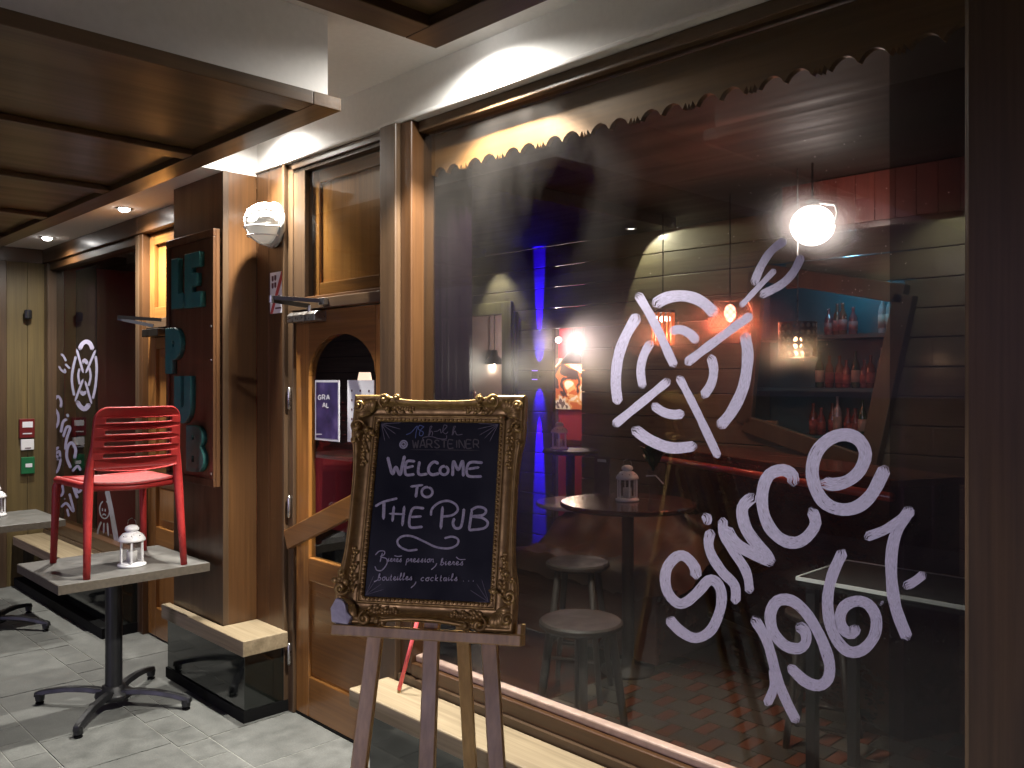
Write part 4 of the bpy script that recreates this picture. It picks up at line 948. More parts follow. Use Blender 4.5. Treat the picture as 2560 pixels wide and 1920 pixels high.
p0 = onP(984, 1388, bp(0,0,-.30), Bn0); p1 = onP(1008, 1658, bp(0,0,-.36), Bn0); d = (p1-p0).normalized()
MB().bar(bp(.03, .18, -.075), onZ(1012, 1712, 0)*1.0 if False else p0 + d*((0-p0.z)/d.z), .042, .024, BR_).build('back_leg', M['easel'], ea, bevel=.003)
MB().bar(bp(-.10, .05, -.069), bp(.16, .05, -.069), .04, .02, BU).build('cross_bar', M['easel_x'], ea, bevel=.003)
# coral stick on the bench behind the easel
q0 = onZ(862, 1496, .4205); q1 = q0 + Vector((.045, .085, .36))
st = thing('stick', 'thin coral-red stick standing on the bench behind the easel', 'stick', q0)
MB().tube([q0+Vector((0,0,.012)), q1], .0085, 10).build('shaft', M['coral'], st, smooth=True)
MB().tube([q0, q0+Vector((.001,.002,.014))], .0075, 10).build('tip', M['easel'], st)

# ================================================================== INSIDE THE PUB
YB, ZC = 5.4, 2.79
ifl = struct(MB().box(-9.5, 2.5, 2.38, 9.0, -.12, -.008).build('interior_floor', M['grout']))
rt = random.Random(5)
for r_ in range(13):
    y = 2.52 + .150*r_; x = -3.15 + (.0 if r_ % 2 == 0 else .12)
    while x < -.75:
        unit_piece('floor_tile', 'tile_grey', x, x+.165, y, y+.150, 0, ifl, .005)
        unit_piece('floor_tile', 'tile_red', x+.165, x+.24, y, y+.150, 0, ifl, .005)
        x += .24
MB().box(-9.5, -3.16, 2.42, 9.0, -.006, 0).build('floor_boards', M['bar'], ifl)
MB().box(-3.158, 2.5, 4.48, 9.0, -.006, 0).build('floor_boards', M['bar'], ifl)
struct(MB().box(-9.5, 2.5, 2.43, 9.0, ZC+.08, ZC+.2).build('interior_ceiling', M['inceil']))
for x in (-7.6, -5.6, -3.6):
    struct(MB().box(x-.06, x+.06, 2.44, YB-.3, ZC, ZC+.079).build('ceiling_beam', M['inceil'], None, bevel=.004))
for x0, x1 in ((-9.5, -9.4), (1.6, 1.7)): struct(MB().box(x0, x1, 2.43, 9, 0, ZC+.08).build('side_wall', M['redwall']))
struct(MB().box(-9.5, 2.5, 8.8, 9.0, 0, ZC+.08).build('back_wall', M['redwall']))
struct(MB().box(.0, 2.4, 2.33, 2.43, 0, ZC+.08).build('front_wall', M['redwall']))

# plank wall with a serving window, a doorway and a slanted hatch
pwall = thing('plank_wall', 'olive horizontal plank wall at the back of the pub room', 'wall', (-4.5, YB, 0))
hatch = [onY(*p, YB) for p in ((1640,588),(1962,637),(1882,1008),(1612,914))]
def hatch_x(z):
    xs = []
    for i in range(4):
        a, b = hatch[i], hatch[(i+1) % 4]
        if (a.z-z)*(b.z-z) < 0: t = (z-a.z)/(b.z-a.z); xs.append(a.x+(b.x-a.x)*t)
    return (min(xs), max(xs)) if len(xs) == 2 else None
z = .02; pit = .1785; off = 2.329 - math.floor((2.329-.02)/pit)*pit
z = off - pit
while z < ZC+.07:
    z0, z1 = max(z+.003, 0), min(z+pit-.003, ZC+.078); zm = (z0+z1)/2
    cuts = []
    if .95 < zm < 2.31: cuts.append((-6.9, -5.62))
    if zm < 2.13: cuts.append((-5.02, -4.69))
    h = hatch_x(zm)
    if h: cuts.append(h)
    x = -9.35
    for a, b in sorted(cuts) + [(1.58, 1.6)]:
        if a > x and z1 > z0: MB().box(x, a, YB, YB+.03, z0, z1).build('plank', M['olive'], pwall, bevel=.004)
        x = b
    z += pit
MB().box(-9.35, -6.91, YB+.031, YB+.05, 0, ZC).build('backing', M['matblack'], pwall)
for x0, x1 in ((-5.60,-5.03),(-4.68,-3.2),(-2.02,1.58)): MB().box(x0, x1, YB+.031, YB+.05, 0, ZC+.07).build('backing', M['matblack'], pwall)
for a, b in ((0,1),(1,2),(2,3),(3,0)):
    MB().bar(hatch[a]+Vector((0,-.02,0)), hatch[b]+Vector((0,-.02,0)), .115 if a < 2 else .05, .12, (0,1,0) if False else None).build('hatch_frame', M['hatch'], pwall, bevel=.006)
for x0, x1, z0, z1 in ((-5.62,-5.50,.90,2.42),(-6.98,-6.88,.90,2.42)): MB().box(x0, x1, YB-.03, YB+.06, z0, z1).build('window_casing', M['olive_z'], pwall, bevel=.004)
MB().box(-6.88, -5.621, YB-.028, YB+.06, 2.31, 2.42).build('window_casing', M['olive_z'], pwall, bevel=.004)
MB().box(-6.98, -5.50, YB-.10, YB+.10, .90, .94).build('window_shelf', M['olive_z'], pwall, bevel=.004)
MB().box(-5.475, -5.44, YB-.03, YB-.001, .8, 2.32).build('dark_batten', M['matblack'], pwall)

# spots washing the plank wall
def ceil_spot(p, tgt, power, cone, label, col=(1,.92,.72), blend=.12):
    t = thing('ceiling_spot', label, 'ceiling light', p, 'ceiling spots along the plank wall', local=True)
    MB().lathe([(.045,0),(.045,-.01),(.036,-.012),(.034,-.004)], n=18).build('trim_ring', M['metal'], t)
    MB().lathe([(0,-.006),(.033,-.0055),(.033,-.002)], n=16).build('lens', emis('spot_lens', (1,.95,.85), 8), t)
    lamp('spot_beam', 'SPOT', (0,0,-.02), power, col, t, .012, Vector(tgt)-Vector(p), cone, blend)
ceil_spot((-5.70, 5.18, ZC+.078), (-5.62, 5.46, 2.0), 60, 75, 'small lit ceiling spot above the serving window inside', blend=.8)
ceil_spot((-4.02, 5.20, ZC+.078), (-3.45, 5.45, 2.0), 24, 106, 'ceiling spot above the slanted hatch inside', (1,.93,.66), .06)
ceil_spot((-1.75, 5.10, ZC+.078), (-1.75, 5.45, 1.9), 22, 105, 'ceiling spot over the planks right of the hatch', (1,.96,.72), .6)

# blue up-and-down sconce
scn = onY(1155, 810, YB-.06)
t = thing('wall_sconce', 'blue up-and-down wall light on the plank wall', 'wall lamp', scn)
MB().lathe([(.030,-.035),(.032,0),(.030,.035)], scn, 16).build('lamp_body', M['black'], t)
MB().box(scn.x-.015, scn.x+.015, scn.y, YB-.001, scn.z-.015, scn.z+.015).build('wall_bracket', M['black'], t)
for sg in (1, -1):
    MB().lathe([(0,0),(.024,0),(.024,.004),(0,.004)], scn + Vector((0,0,.036*sg if sg > 0 else -.040)), 14).build('lens', emis('blue_lens', (.25,.12,1), 6), t)
    lamp('sconce_beam', 'SPOT', scn + Vector((0,0,.05*sg)), 6500, (.012,.0,1.0), t, .006, scn + Vector((0,.075,.85*sg)), 10, .4)
    lamp('sconce_glow', 'SPOT', scn + Vector((0,0,.05*sg)), 130, (.012,.0,1.0), t, .006, scn + Vector((0,.3,.85*sg)), 42, .8)

# red room behind the doorway
RY = 7.2
rroom = thing('red_room_wall', 'red painted wall seen through the doorway right of the blue light', 'wall', (-5.5, RY, 0))
MB().box(-6.6, -4.2, RY, RY+.05, 0, ZC+.07).build('plaster', M['redwall'], rroom)
MB().box(-4.66, -4.60, YB+.06, RY, 0, ZC+.07).build('partition', M['matblack'], rroom)
MB().box(-6.6, -4.66, RY-.03, RY-.001, .98, 1.04).build('dado_rail', M['bar'], rroom)
def artmat():
    m, nt, nd, lk, b = mat('abstract_canvas')
    nz = nd.new('ShaderNodeTexNoise'); nz.inputs['Scale'].default_value = 4.2; nz.inputs['Detail'].default_value = 2.5; nz.inputs['Distortion'].default_value = 1.5
    lk.new(coords(nd, lk, (1,1,1)), nz.inputs['Vector'])
    r = ramp(nd, [(.36, (.05,.03,.03)), (.40, (.55,.14,.04)), (.47, (.75,.42,.16)), (.53, (.85,.78,.62)), (.62, (.16,.12,.12))]); r.color_ramp.interpolation = 'CONSTANT'
    lk.new(nz.outputs[0], r.inputs[0]); lk.new(r.outputs[0], b.inputs['Base Color']); return m
a, b = onY(1200, 775, RY-.03), onY(1300, 887, RY-.03)
pc = thing('painting', 'orange and cream abstract canvas on the red wall inside', 'painting', (a.x, RY, b.z))
MB().box(a.x, b.x, RY-.03, RY-.001, b.z, a.z).build('canvas', artmat(), pc, bevel=.003)
def cone_lamp(c, top, r_, h, label, shade, power, col, cord_z):
    t = thing('pendant_lamp', label, 'pendant lamp', c, 'pendant lamps inside the pub')
    MB().lathe([(r_, 0), (r_*.86, h*.22), (r_*.48, h*.52), (r_*.32, h*.62), (r_*.26, h), (.0, h)], c, 22).build('shade', shade, t, smooth=True)
    MB().lathe([(r_*.97, .001), (r_*.8, h*.2), (r_*.4, h*.5), (.0, h*.55)], c, 22).build('shade_lining', M['shade_in'], t, smooth=True)
    MB().tube([c + Vector((0,0,h)), Vector((c.x, c.y, cord_z))], .004, 6).build('cord', M['matblack'], t)
    MB().ell(c + Vector((0,0,h*.16)), .026, .026, .03).build('bulb', emis('warm_bulb', (1,.8,.55), 5), t, smooth=True)
    lamp('pendant_light', 'POINT', c + Vector((0,0,-.03)), power, col, t, .02)
cone_lamp(onY(1238, 786, 6.75), 0, .135, .20, 'dark cone pendant in front of the orange canvas', M['matblack'], 9, (1,.74,.52), ZC+.07)
cl = onY(1207, 734, 6.9)
t = thing('track_spot', 'small bright bulb above the orange canvas', 'spotlight', cl)
MB().ell(cl, .035, .035, .035).build('bulb', emis('pink_bulb', (1,.8,.75), 5), t, smooth=True)
MB().tube([cl, Vector((cl.x, cl.y, ZC+.07))], .006, 6).build('stem', M['matblack'], t)
lamp('track_light', 'POINT', cl + Vector((0,-.05,-.03)), 60, (1,.75,.7), t, .04)

# dim room behind the serving window
MB_ = MB()
lr = thing('far_room_wall', 'grey wall of the room behind the serving window', 'wall', (-7, 7.4, 0))
MB().box(-9.4, -6.75, 7.6, 7.65, 0, ZC+.07).build('plaster', plain('dim_wall', (.10,.10,.10), .8, var=.2), lr)
MB().box(-6.68, -6.62, YB+.06, 8.7, 0, ZC+.07).build('partition', plain('brown_wall', (.12,.09,.07), .8, var=.2), lr)
gw = thing('lit_window', 'greenish lit window with dark bars in the far room', 'window', onY(920, 900, 7.5))
for i in range(3):
    for j in range(2):
        a = onY(908+30*i, 735+62*j, 7.55); b_ = onY(932+30*i, 790+62*j, 7.55)
        MB().box(a.x, b_.x, 7.55, 7.56, b_.z, a.z).build('pane', emis('green_pane', (.22,.42,.36), .35), gw)
a = onY(902, 728, 7.54); b_ = onY(1000, 860, 7.54)
for u in (904, 935, 965, 996):
    x = onY(u, 800, 7.52).x; MB().box(x-.02, x+.02, 7.50, 7.55, b_.z, a.z).build('bar', M['black'], gw)
MB().box(a.x, b_.x, 7.49, 7.499, (a.z+b_.z)/2-.02, (a.z+b_.z)/2+.02).build('bar', M['black'], gw)
a, b_ = onY(1020, 740, 6.9), onY(1050, 860, 6.9)
tag(MB().box(a.x, b_.x, 6.9, 6.95, b_.z-.5, a.z).build('pale_panel', plain('pale_blue_panel', (.30,.36,.44), .6, var=.1)), 'pale blue upright panel behind the serving window', 'panel')
a, b_ = onY(1052, 735, 7.0), onY(1092, 830, 7.0)
dg_ = thing('sloping_boards', 'sloping pale boards behind the cone lamp in the serving window', 'boards', a)
for k in range(3): MB().bar(a + Vector((-.1, 0, -.12*k)), b_ + Vector((.25, 0, .22-.12*k)), .10, .02, (0,0,1)).build('board', M['easel_x'], dg_, bevel=.003)
cone_lamp(onY(1068, 787, 6.2), 0, .12, .15, 'dark cone pendant in the serving window', M['matblack'], 8, (1,.9,.78), ZC+.07)
def plant(name, label, c, n, ln_, spread, m, pot=None, seed=1):
    t = thing(name, label, 'plant', c); r_ = random.Random(seed)
    for k in range(n):
        a = r_.uniform(0, 6.28); l = ln_*r_.uniform(.6, 1.1); s_ = spread*r_.uniform(.3, 1); wd = l*.16
        q = []
        for i in range(6):
            f = i/5; p_ = Vector(c) + Vector((math.cos(a)*s_*f**1.3, math.sin(a)*s_*f**1.3, l*(f - .45*f*f*(s_/spread))))
            ww = wd*math.sin(math.pi*(.08+.9*f)); sd_ = Vector((-math.sin(a), math.cos(a), 0))*ww
            q += [p_-sd_, p_+Vector((0,0,ww*.3)), p_+sd_]
        MB().add(q, [(i*3+j, i*3+j+1, i*3+j+4, i*3+j+3) for i in range(5) for j in range(2)]).build('leaf', m, t, smooth=True)
    if pot: MB().lathe([(0,-pot),(pot*.42,-pot),(pot*.52,-.01),(pot*.46,0),(0,-.02)], c, 16).build('pot', plain('pot_glaze', (.2,.2,.2), .3), t, smooth=True)
    return t
pp = onY(928, 838, YB-.02); plant('potted_plant', 'broad-leaved green plant on the serving window shelf', Vector((pp.x, YB, 1.14)), 14, .62, .22, M['leaf2'], .2, 3)
pp = onY(965, 838, YB-.02); plant('potted_plant', 'small dark plant beside the taps on the serving window shelf', Vector((pp.x, YB+.02, 1.08)), 12, .42, .2, M['leaf'], .14, 9)
pp = onY(1015, 850, YB-.02)
tp_ = thing('beer_tap', 'chrome beer tap tower on the serving window shelf', 'beer tap', (pp.x, YB, .94))
MB().lathe([(.05,0),(.045,.02),(.03,.03),(.03,.62),(.04,.64),(.03,.68),(0,.69)], (pp.x, YB, .94), 16).build('tower', M['chrome'], tp_, smooth=True)
for k in (-1, 0, 1):
    MB().tube([(pp.x+.05*k, YB-.02, 1.50), (pp.x+.06*k, YB-.10, 1.54), (pp.x+.06*k, YB-.14, 1.50), (pp.x+.06*k, YB-.145, 1.42)], .012, 8).build('spout', M['chrome'], tp_, smooth=True)
    MB().lathe([(.008,0),(.014,.03),(.018,.12),(.012,.15),(0,.155)], (pp.x+.06*k, YB-.10, 1.55), 10).build('tap_handle', M['black'], tp_, smooth=True)

# hatch: shelves and bottles
hn = thing('bottle_shelf', 'teal bottle shelf inside the slanted hatch', 'shelf', (-2.6, 5.8, 1.2))
MB().box(-3.25, -1.9, 5.88, 5.92, .7, 2.6).build('back_panel', M['tealwall'], hn)
for x in (-3.27, -1.90): MB().box(x, x+.03, 5.46, 5.88, .7, 2.6).build('side_panel', M['tealwall'], hn)
for z in (1.33, 1.66, 2.02): MB().box(-3.24, -1.901, 5.60, 5.879, z-.025, z).build('shelf_board', M['tealwall'], hn)
bm_ = [plain('bottle_green', (.01,.05,.02), .12, coat=.5), plain('bottle_brown', (.10,.03,.012), .12, coat=.5), plain('bottle_clear', (.25,.27,.28), .1, coat=.6), plain('bottle_red', (.12,.03,.035), .15, coat=.5)]
lbm = [plain('label_cream', (.3,.27,.23), .7), plain('label_red', (.22,.07,.06), .7)]
protos = []
for k in range(4):
    t = thing('bottle', 'bottle standing on the teal shelf in the hatch', 'bottle', (0,0,0), 'bottles on the hatch shelf', local=True)
    hh = (.25, .22, .27, .19)[k]
    MB().lathe([(0,0),(.027,0),(.029,.01),(.029,hh*.58),(.024,hh*.68),(.011,hh*.78),(.010,hh*.95),(.013,hh),(0,hh)], n=14).build('glass_body', bm_[k], t, smooth=True)
    MB().lathe([(.0296,hh*.15),(.0296,hh*.48)], n=14).build('paper_label', lbm[k % 2], t, smooth=True)
    protos.append(t)
rb = random.Random(8); used = [0]*4
for z in (1.33, 1.66, 2.02):
    x = -3.12 + .1*(2.02-z)*0; 
    while x < -2.05:
        hx = hatch_x(z+.1)
        if hx and hx[0]+.02 < x - .30 < hx[1]+.35 and rb.random() < .85:
            k = rb.randrange(4)
            if not used[k]: protos[k].location = (x, 5.74, z+.001); used[k] = 1
            else: copy_thing(protos[k], (x, 5.72+rb.uniform(0,.08), z+.001), 'bottle standing on the teal shelf in the hatch', rb.uniform(0,6))
        x += rb.uniform(.052, .066)
for k in range(4):
    if not used[k]:
        protos[k].location = (-2.3-.12*k, 5.74, 1.331)
lamp('shelf_glow', 'POINT', (-2.5, 5.6, 2.45), 7, (.25,.7,1), hn, .05)

# bar counter with the red light on its edge put into the rail colour
p0, p1 = Vector((-3.62, 5.02, 0)), Vector((-1.60, 4.14, 0)); dv = (p1-p0).normalized(); nv = Vector((dv.y, -dv.x, 0))
bc_ = thing('bar_counter', 'dark glossy bar counter with red-lit edge inside', 'bar counter', (p0+p1)/2)
def along(t_, o, z): q = p0 + dv*t_ + nv*o; return Vector((q.x, q.y, z))
Lb = (p1-p0).length
MB().add([along(a, o, z) for z in (1.205, 1.245) for a, o in ((0,-.42),(Lb,-.42),(Lb,.02),(0,.02))], [(3,2,1,0),(4,5,6,7),(0,1,5,4),(1,2,6,5),(2,3,7,6),(3,0,4,7)]).build('counter_top', M['bar'], bc_, bevel=.008)
MB().tube([along(0, .06, 1.165), along(Lb, .06, 1.165)], .022, 10).build('rail', plain('red_lit_rail', (.5,.06,.03), .3, coat=.6), bc_, smooth=True)
MB().add([along(a, o, z) for z in (.0, 1.204) for a, o in ((0.02,-.38),(Lb-.02,-.38),(Lb-.02,-.03),(.02,-.03))], [(3,2,1,0),(4,5,6,7),(0,1,5,4),(1,2,6,5),(2,3,7,6),(3,0,4,7)]).build('front_panel', M['bar'], bc_)
MB().tube([along(0.1, .10, .25), along(Lb-.1, .10, .25)], .018, 8).build('foot_rail', M['gunmetal'], bc_, smooth=True)

# pendants over the bar
c = onY(1577, 708, 4.65)
t = thing('pendant_lamp', 'red-lit diamond mesh drum pendant over the bar', 'pendant lamp', c, 'pendant lamps inside the pub')
n = 22; hh, rr_ = .175, .135
for dirn in (1, -1):
    mb = MB()
    for k in range(n):
        pts = []
        for i in range(9):
            f = i/8; a = 2*math.pi*(k/n) + dirn*f*1.15; pts.append(c + Vector((rr_*math.cos(a), rr_*math.sin(a), hh*f)))
        mb.tube(pts, .0022, 4, False)
    o = mb.build('mesh_wires', M['gunmetal'], t); o['kind'] = 'stuff'
for z in (0, hh):
    MB().tube([c + Vector((rr_*math.cos(a), rr_*math.sin(a), z)) for a in [2*math.pi*i/24 for i in range(25)]], .004, 6, False).build('ring', M['gunmetal'], t)
MB().ell(c + Vector((0,0,.09)), .036, .036, .055).build('bulb', emis('red_bulb', (1,.30,.20), 9), t, smooth=True)
MB().tube([c + Vector((0,0,.14)), Vector((c.x, c.y, ZC+.07))], .004, 6).build('cord', M['matblack'], t)
for k in range(3):
    a = 2.09*k; MB().tube([c + Vector((0,0,hh+.02)), c + Vector((rr_*math.cos(a), rr_*math.sin(a), hh))], .003, 5).build('spoke', M['gunmetal'], t)
lamp('pendant_light', 'POINT', c + Vector((0,0,.015)), 13, (1,.20,.10), t, .015)

c = onY(1723, 772, 4.35)
t = thing('pendant_lamp', 'perforated dark metal cylinder pendant over the bar', 'pendant lamp', c, 'pendant lamps inside the pub')
mb = MB(); n, rows_, rr_, hh = 18, 5, .100, .19
for k in range(n):
    for j in range(rows_):
        def P(u_, v_): a = 2*math.pi*(k+u_)/n; return c + Vector((rr_*math.cos(a), rr_*math.sin(a), hh*(j+v_)/rows_))
        outer = [(0,0),(.5,0),(1,0),(1,.5),(1,1),(.5,1),(0,1),(0,.5)]
        inner = [(.5+.34*math.cos(R(a)), .5+.34*math.sin(R(a))) for a in (225,270,315,0,45,90,135,180)]
        mb.add([P(*q) for q in outer+inner], [(i, (i+1)%8, 8+(i+1)%8, 8+i) for i in range(8)])
mb.build('perforated_shade', M['gunmetal'], t)
MB().ell(c + Vector((0,0,.08)), .024, .024, .036).build('bulb', emis('amber_bulb', (1,.62,.34), 9), t, smooth=True)
MB().tube([c + Vector((0,0,.11)), Vector((c.x, c.y, ZC+.07))], .004, 6).build('cord', M['metal'], t)
lamp('pendant_light', 'POINT', c + Vector((0,0,.028)), 6, (1,.6,.35), t, .01)

c = onY(1432, 745, 4.9)
t = thing('pendant_lamp', 'orange lit pendant of hanging glass rods over the bar', 'pendant lamp', c, 'pendant lamps inside the pub')
orange = plain('amber_glass_rod', (.65,.18,.05), .15, coat=.5, emit=(1,.22,.06), estr=.5)
for k in range(14):
    a = 2*math.pi*k/14; q = c + Vector((.075*math.cos(a), .075*math.sin(a), 0))
    MB().tube([q, q + Vector((0,0,.22))], .008, 6).build('glass_rod', orange, t, smooth=True)
for k in range(4):
    a = R(90*k+40); MB().ell(c + Vector((.035*math.cos(a), .035*math.sin(a), .18)), .018, .018, .022, 8, 6).build('bulb', emis('small_bulb', (1,.7,.6), 10), t, smooth=True)
MB().lathe([(.085,.22),(.085,.24),(0,.24)], c, 18).build('cap', M['gunmetal'], t)
MB().tube([c + Vector((0,0,.24)), Vector((c.x, c.y, ZC+.07))], .004, 6).build('cord', M['matblack'], t)
lamp('pendant_light', 'POINT', c + Vector((0,0,.05)), 6, (1,.35,.2), t, .05)

# bright globe lamp below a red board header
gl_ = onY(1755, 487, 4.30)
hd = thing('header_panel', 'red vertical board header beside the bright globe lamp', 'panel', onY(1840, 470, 4.72))
a, b_ = onY(1690, 370, 4.72), onY(2100, 474, 4.72); zb = onY(1905, 474, 4.72).z
x = a.x
while x < b_.x + .3:
    MB().box(x, x+.108, 4.72, 4.745, zb, ZC+.07).build('board', M['redwood'], hd, bevel=.002); x += .11
MB().box(a.x, b_.x+.3, 4.746, 4.80, zb-.03, ZC+.069).build('backing', M['bar'], hd)
t = thing('globe_lamp', 'dazzling white globe lamp inside the window above the painted dart', 'lamp', gl_)
MB().ell(gl_, .112, .112, .105, 24, 14).build('globe', emis('bright_globe', (1,.84,.78), 17), t, smooth=True)
MB().lathe([(.03,.06),(.035,.08),(.035,.13),(0,.13)], gl_, 14).build('socket', M['metal'], t)
MB().tube([gl_ + Vector((.09,-.02,-.02)), gl_ + Vector((.13,-.02,-.01)), gl_ + Vector((.135,0,.05)), gl_ + Vector((.10,.05,.10)), gl_ + Vector((0,.02,.125))], .006, 8).build('bracket', M['white'], t, smooth=True)
MB().tube([gl_ + Vector((0,0,.125)), Vector((gl_.x, gl_.y, ZC+.07))], .006, 6).build('stem', M['matblack'], t)

# ---- furniture inside
def round_table(label, c, r_, h, m, loc=None):
    t = thing('round_table', label, 'table', (c[0], c[1], 0), 'round tables inside the pub')
    MB().lathe([(0,h-.03),(r_-.01,h-.03),(r_,h-.02),(r_,h-.006),(r_-.008,h),(0,h)], (c[0], c[1], 0), 40).build('table_top', m, t, smooth=False)
    MB().lathe([(.16,.0),(.16,.02),(.04,.04),(.035,.1),(.035,h-.05),(.10,h-.031)], (c[0], c[1], 0), 16).build('pedestal', M['stool'], t, smooth=True)
tl_ = onY(1355, 1082, 4.05); ztab = tl_.z
round_table('dark round high table carrying a white lantern inside', (tl_.x+.02, tl_.y-.02), .40, ztab, M['bar'])
copy_thing(ln, (tl_.x, tl_.y, ztab+.0005), 'white lantern on the round table behind the window glass', .1)
tt = onY(1228, 1080, 4.95); round_table('round table with a pale shiny top behind the lantern table', (tt.x+.12, tt.y), .34, tt.z, plain('pale_top', (.45,.42,.40), .18, coat=.5))
l3 = onY(1209, 960, 5.0)
tt2 = onY(1232, 964, 5.05); round_table('small round table below the red wall', (tt2.x, tt2.y), .22, l3.z-.04, M['stool'])
copy_thing(ln, (tt2.x-.09, tt2.y-.03, l3.z-.0395), 'white lantern on the small table below the red wall', 2.0)
# vase with twigs
vz = onY(1412, 1085, 4.0)
t = plant('vase_plant', 'green sprig in a clear glass vase on the lantern table', Vector((vz.x, vz.y, ztab+.20)), 26, .24, .10, M['leaf'], None, 4)
MB().lathe([(0,.0),(.03,.0),(.032,.01),(.024,.06),(.03,.16),(.045,.205)], (vz.x, vz.y, ztab+.0005), 18).build('vase', M['lglass'], t, smooth=True)
MB().tube([Vector((vz.x-.03, vz.y-.03, ztab+.17)), Vector((vz.x+.05, vz.y-.05, ztab+.18)), Vector((vz.x+.11, vz.y-.06, ztab+.14))], .004, 6).build('ribbon', M['paper'], t)
# menu card
mc = onY(1300, 1085, 4.15)
t = thing('menu_card', 'small dark printed menu card standing on the lantern table', 'menu card', (mc.x, mc.y, ztab))
MB().box(mc.x-.06, mc.x+.06, mc.y, mc.y+.006, ztab+.0005, ztab+.24).build('card', plain('dark_print', (.06,.03,.04), .5, var=.6, nscale=30), t)
MB().box(mc.x-.035, mc.x+.035, mc.y-.0012, mc.y-.0003, ztab+.205, ztab+.222).build('printed_title', M['paper'], t)
def stool(label, c, h, r_=.165, square=False):
    t = thing('bar_stool', label, 'stool', (c[0], c[1], 0), 'wooden bar stools inside', local=True)
    MB().lathe([(0,h-.035),(r_-.015,h-.035),(r_,h-.022),(r_,h-.008),(r_-.01,h),(r_*.5,h-.006),(0,h-.008)], n=28).build('seat', M['stool'], t, smooth=False)
    for k in range(4):
        a = R(45+90*k); MB().tube([(.9*r_*.8*math.cos(a), .9*r_*.8*math.sin(a), h-.036), (r_*1.25*math.cos(a), r_*1.25*math.sin(a), 0)], [.018,.015], 8).build('leg', M['stool'], t, smooth=True)
        b1 = R(45+90*(k+1)); f_ = lambda ang, zz: (lambda s_: (s_*math.cos(ang), s_*math.sin(ang), zz))(r_*1.25 - (r_*1.25-.72*r_)*(zz/h))
        MB().tube([f_(a, .22+.06*(k%2)), f_(b1, .22+.06*(k%2))], .010, 8).build('rung', M['stool'], t, smooth=True)
    return t
sp_ = onZ(1255, 1338, .72); s1 = stool('dark wood bar stool close behind the glass beside the easel', sp_, .72, .175)
p_ = onZ(1248, 1212, .72); copy_thing(s1, (p_.x, p_.y, 0), 'dark wood bar stool at the lantern table', .5)
p_ = onZ(1790, 1330, .62); copy_thing(s1, (p_.x-.05, p_.y+.05, -.10+.0), 'dark bar stool under the black trimmed high table', .3)
C_last = None
# black high table with pale trim
a = onZ(1710, 1250, .90)
ht = thing('high_table', 'black high table with thin pale edge trim near the right curtain', 'table', (-1.2, 3.55, 0))
HX0, HX1, HY0, HY1 = a.x, -.45, 3.33, 3.80
MB().box(HX0+.004, HX1, HY0+.004, HY1-.004, .865, .899).build('table_top', M['matblack'], ht)
tr_ = plain('pale_edge_trim', (.8,.82,.8), .35)
for x0, x1, y0, y1 in ((HX0,HX1,HY0-.004,HY0+.0035),(HX0,HX1,HY1-.0035,HY1+.004),(HX0-.004,HX0+.0035,HY0,HY1)): MB().box(x0, x1, y0, y1, .888, .9025).build('edge_trim', tr_, ht)
for x in (HX0+.05, HX1-.05):
    for y in (HY0+.04, HY1-.04): MB().box(x-.02, x+.02, y-.02, y+.02, 0, .8645).build('leg', M['black'], ht)
# rumpled brown leather bench
def rumple():
    t = thing('lounge_seat', 'rumpled brown leather seat behind the lantern table', 'sofa', (-3.6, 4.5, 0))
    nx, ny = 40, 26; q = []
    a = onZ(1150, 1180, .55); 
    x0, x1 = -4.35, -2.95; y0, y1 = 4.05, 4.85
    for i in range(nx+1):
        for j in range(ny+1):
            u, v = i/nx, j/ny; x = x0+(x1-x0)*u; y = y0+(y1-y0)*v
            z = .55 + .28*max(0, v-.45)/.55 + .05*noise.noise(Vector((x*6, y*6, 1))) + .045*abs(noise.noise(Vector((x*3, (y+x*.5)*14, 4))))
            e = min(u, 1-u, v); z -= .12*max(0, 1-e/.08)
            q.append((x, y, z))
    MB().add(q, [(i*(ny+1)+j, (i+1)*(ny+1)+j, (i+1)*(ny+1)+j+1, i*(ny+1)+j+1) for i in range(nx) for j in range(ny)]).build('cushion', plain('brown_leather', (.10,.045,.022), .6, var=.3, nscale=9, bmp=.2), t, smooth=True)
    MB().box(x0+.02, x1-.02, y0+.03, y1, .05, .46).build('seat_base', M['bar'], t, bevel=.01)
rumple()
# table lamp glimpsed through the door glass
tlp = onY(788, 828, 4.5)
t = thing('table_lamp', 'small lit lamp shade seen through the arched door glass', 'lamp', (tlp.x, tlp.y, 0))
MB().lathe([(.075,-.02),(.052,.10)], tlp, 20).build('shade', emis('lamp_shade', (1,.72,.55), 1.8), t, smooth=True)
MB().lathe([(.10,0),(.10,.02),(.015,.04),(.012,tlp.z-.02)], (tlp.x, tlp.y, 0), 12).build('stand', M['black'], t, smooth=True)
lamp('shade_light', 'POINT', tlp + Vector((0,0,.03)), 3, (1,.5,.35), t, .04)
rc = onY(720, 985, 4.3)
t = thing('red_counter', 'red cabinet with a pale top seen through the door glass', 'cabinet', (rc.x, rc.y, 0))
MB().box(rc.x-.5, rc.x+.28, 4.3, 4.7, .35, rc.z-.03).build('body', M['redwall'], t, bevel=.006)
MB().box(rc.x-.52, rc.x+.30, 4.27, 4.72, rc.z-.029, rc.z).build('cabinet_top', plain('pale_green_top', (.35,.36,.30), .4), t, bevel=.004)
MB().box(rc.x-.46, rc.x+.24, 4.33, 4.69, .0, .349).build('plinth', M['matblack'], t)

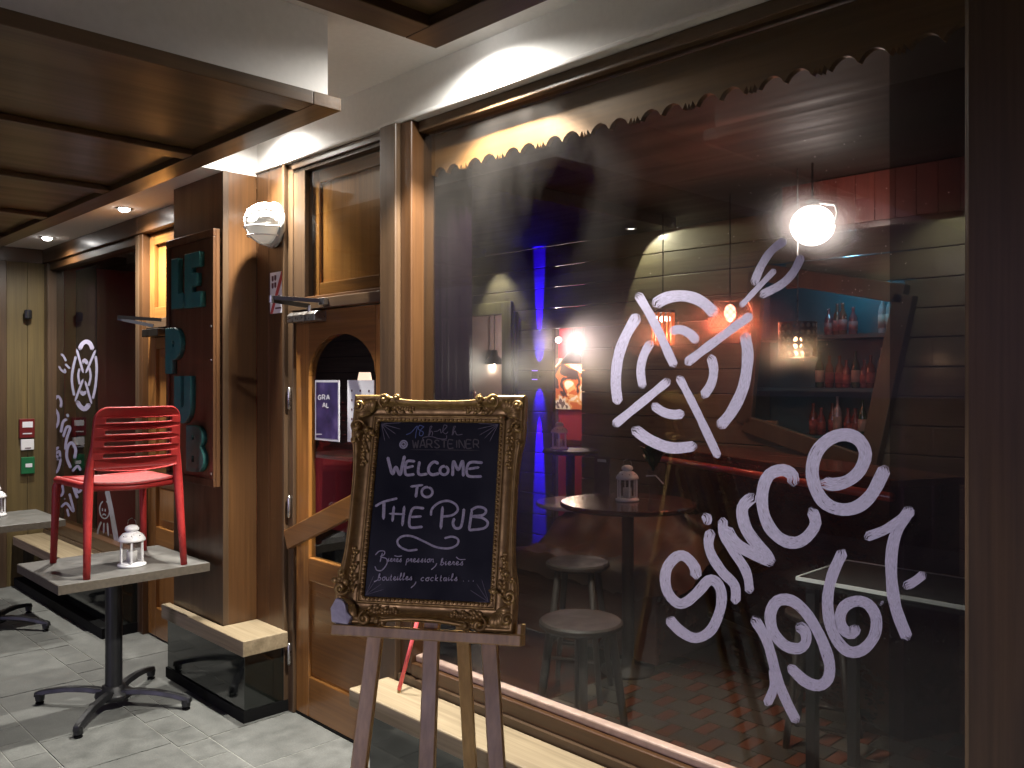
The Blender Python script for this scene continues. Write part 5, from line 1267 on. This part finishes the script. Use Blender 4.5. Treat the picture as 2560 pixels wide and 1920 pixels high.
# curtains and scalloped pine valance
def curtain(label, x0, x1, y, z0, z1, folds):
    n = folds*10; q = []
    t = thing('curtain', label, 'curtain', ((x0+x1)/2, y, z0), 'plum curtains')
    for i in range(n+1):
        x = x0+(x1-x0)*i/n
        for j in range(7):
            z = z0+(z1-z0)*j/6; d = .030*math.sin(2*math.pi*i/10 + .5*math.sin(i*.37)) + .010*noise.noise(Vector((x*9, z*.8, 0)))
            q.append((x, y+d, z))
    MB().add(q, [(i*7+j, (i+1)*7+j, (i+1)*7+j+1, i*7+j+1) for i in range(n) for j in range(6)]).build('cloth', M['curtain'], t, smooth=True)
    MB().tube([(x0-.03, y, z1+.01), (x1+.03, y, z1+.01)], .010, 8).build('rail', M['matblack'], t)
curtain('dark plum curtain at the left of the big window, behind the gilt frame', -3.06, onY(1020, 700, 2.50).x, 2.50, .05, 2.72, 6)
curtain('dark plum curtain at the right end of the big window', onY(1921, 900, 2.52).x, -.55, 2.52, .05, 2.72, 6)
curtain('dark curtain behind the far painted window', -7.90, -7.45, 2.50, .05, 2.64, 6)
prof_ = []; x = -2.925; per = .2235; X0 = -2.714 - per
pts = []
for k in range(-1, 11):
    b0 = X0 + per*k
    pts += [(b0-.022, 2.612), (b0-.013, 2.626), (b0-.006, 2.604), (b0, 2.622), (b0+.006, 2.604), (b0+.013, 2.626), (b0+.022, 2.612)]
    for s_ in (0, 1):
        c0 = b0+.026 + s_*.087
        pts += [(c0 + .0855*(i/8), 2.606 + .030*math.sin(math.pi*i/8)**.7) for i in range(9)]
pts = [p for p in pts if -2.924 < p[0] < -.742]
poly = [(-2.925, 2.782), (-2.925, 2.610)] + pts + [(-.741, 2.610), (-.741, 2.782)]
va = MB().prism(poly, lambda p: (p[0], 2.372, p[1]), lambda p: (p[0], 2.396, p[1])).build('valance', M['val'])
tag(va, 'pine valance board with scalloped lower edge behind the big window', 'valance')
rl = onY(190, 700, 4.5)
tag(MB().ell(rl, .012, .012, .012).build('standby_light', emis('red_led', (1,.05,.08), 4)), 'tiny red standby light glowing behind the far window', 'indicator light')
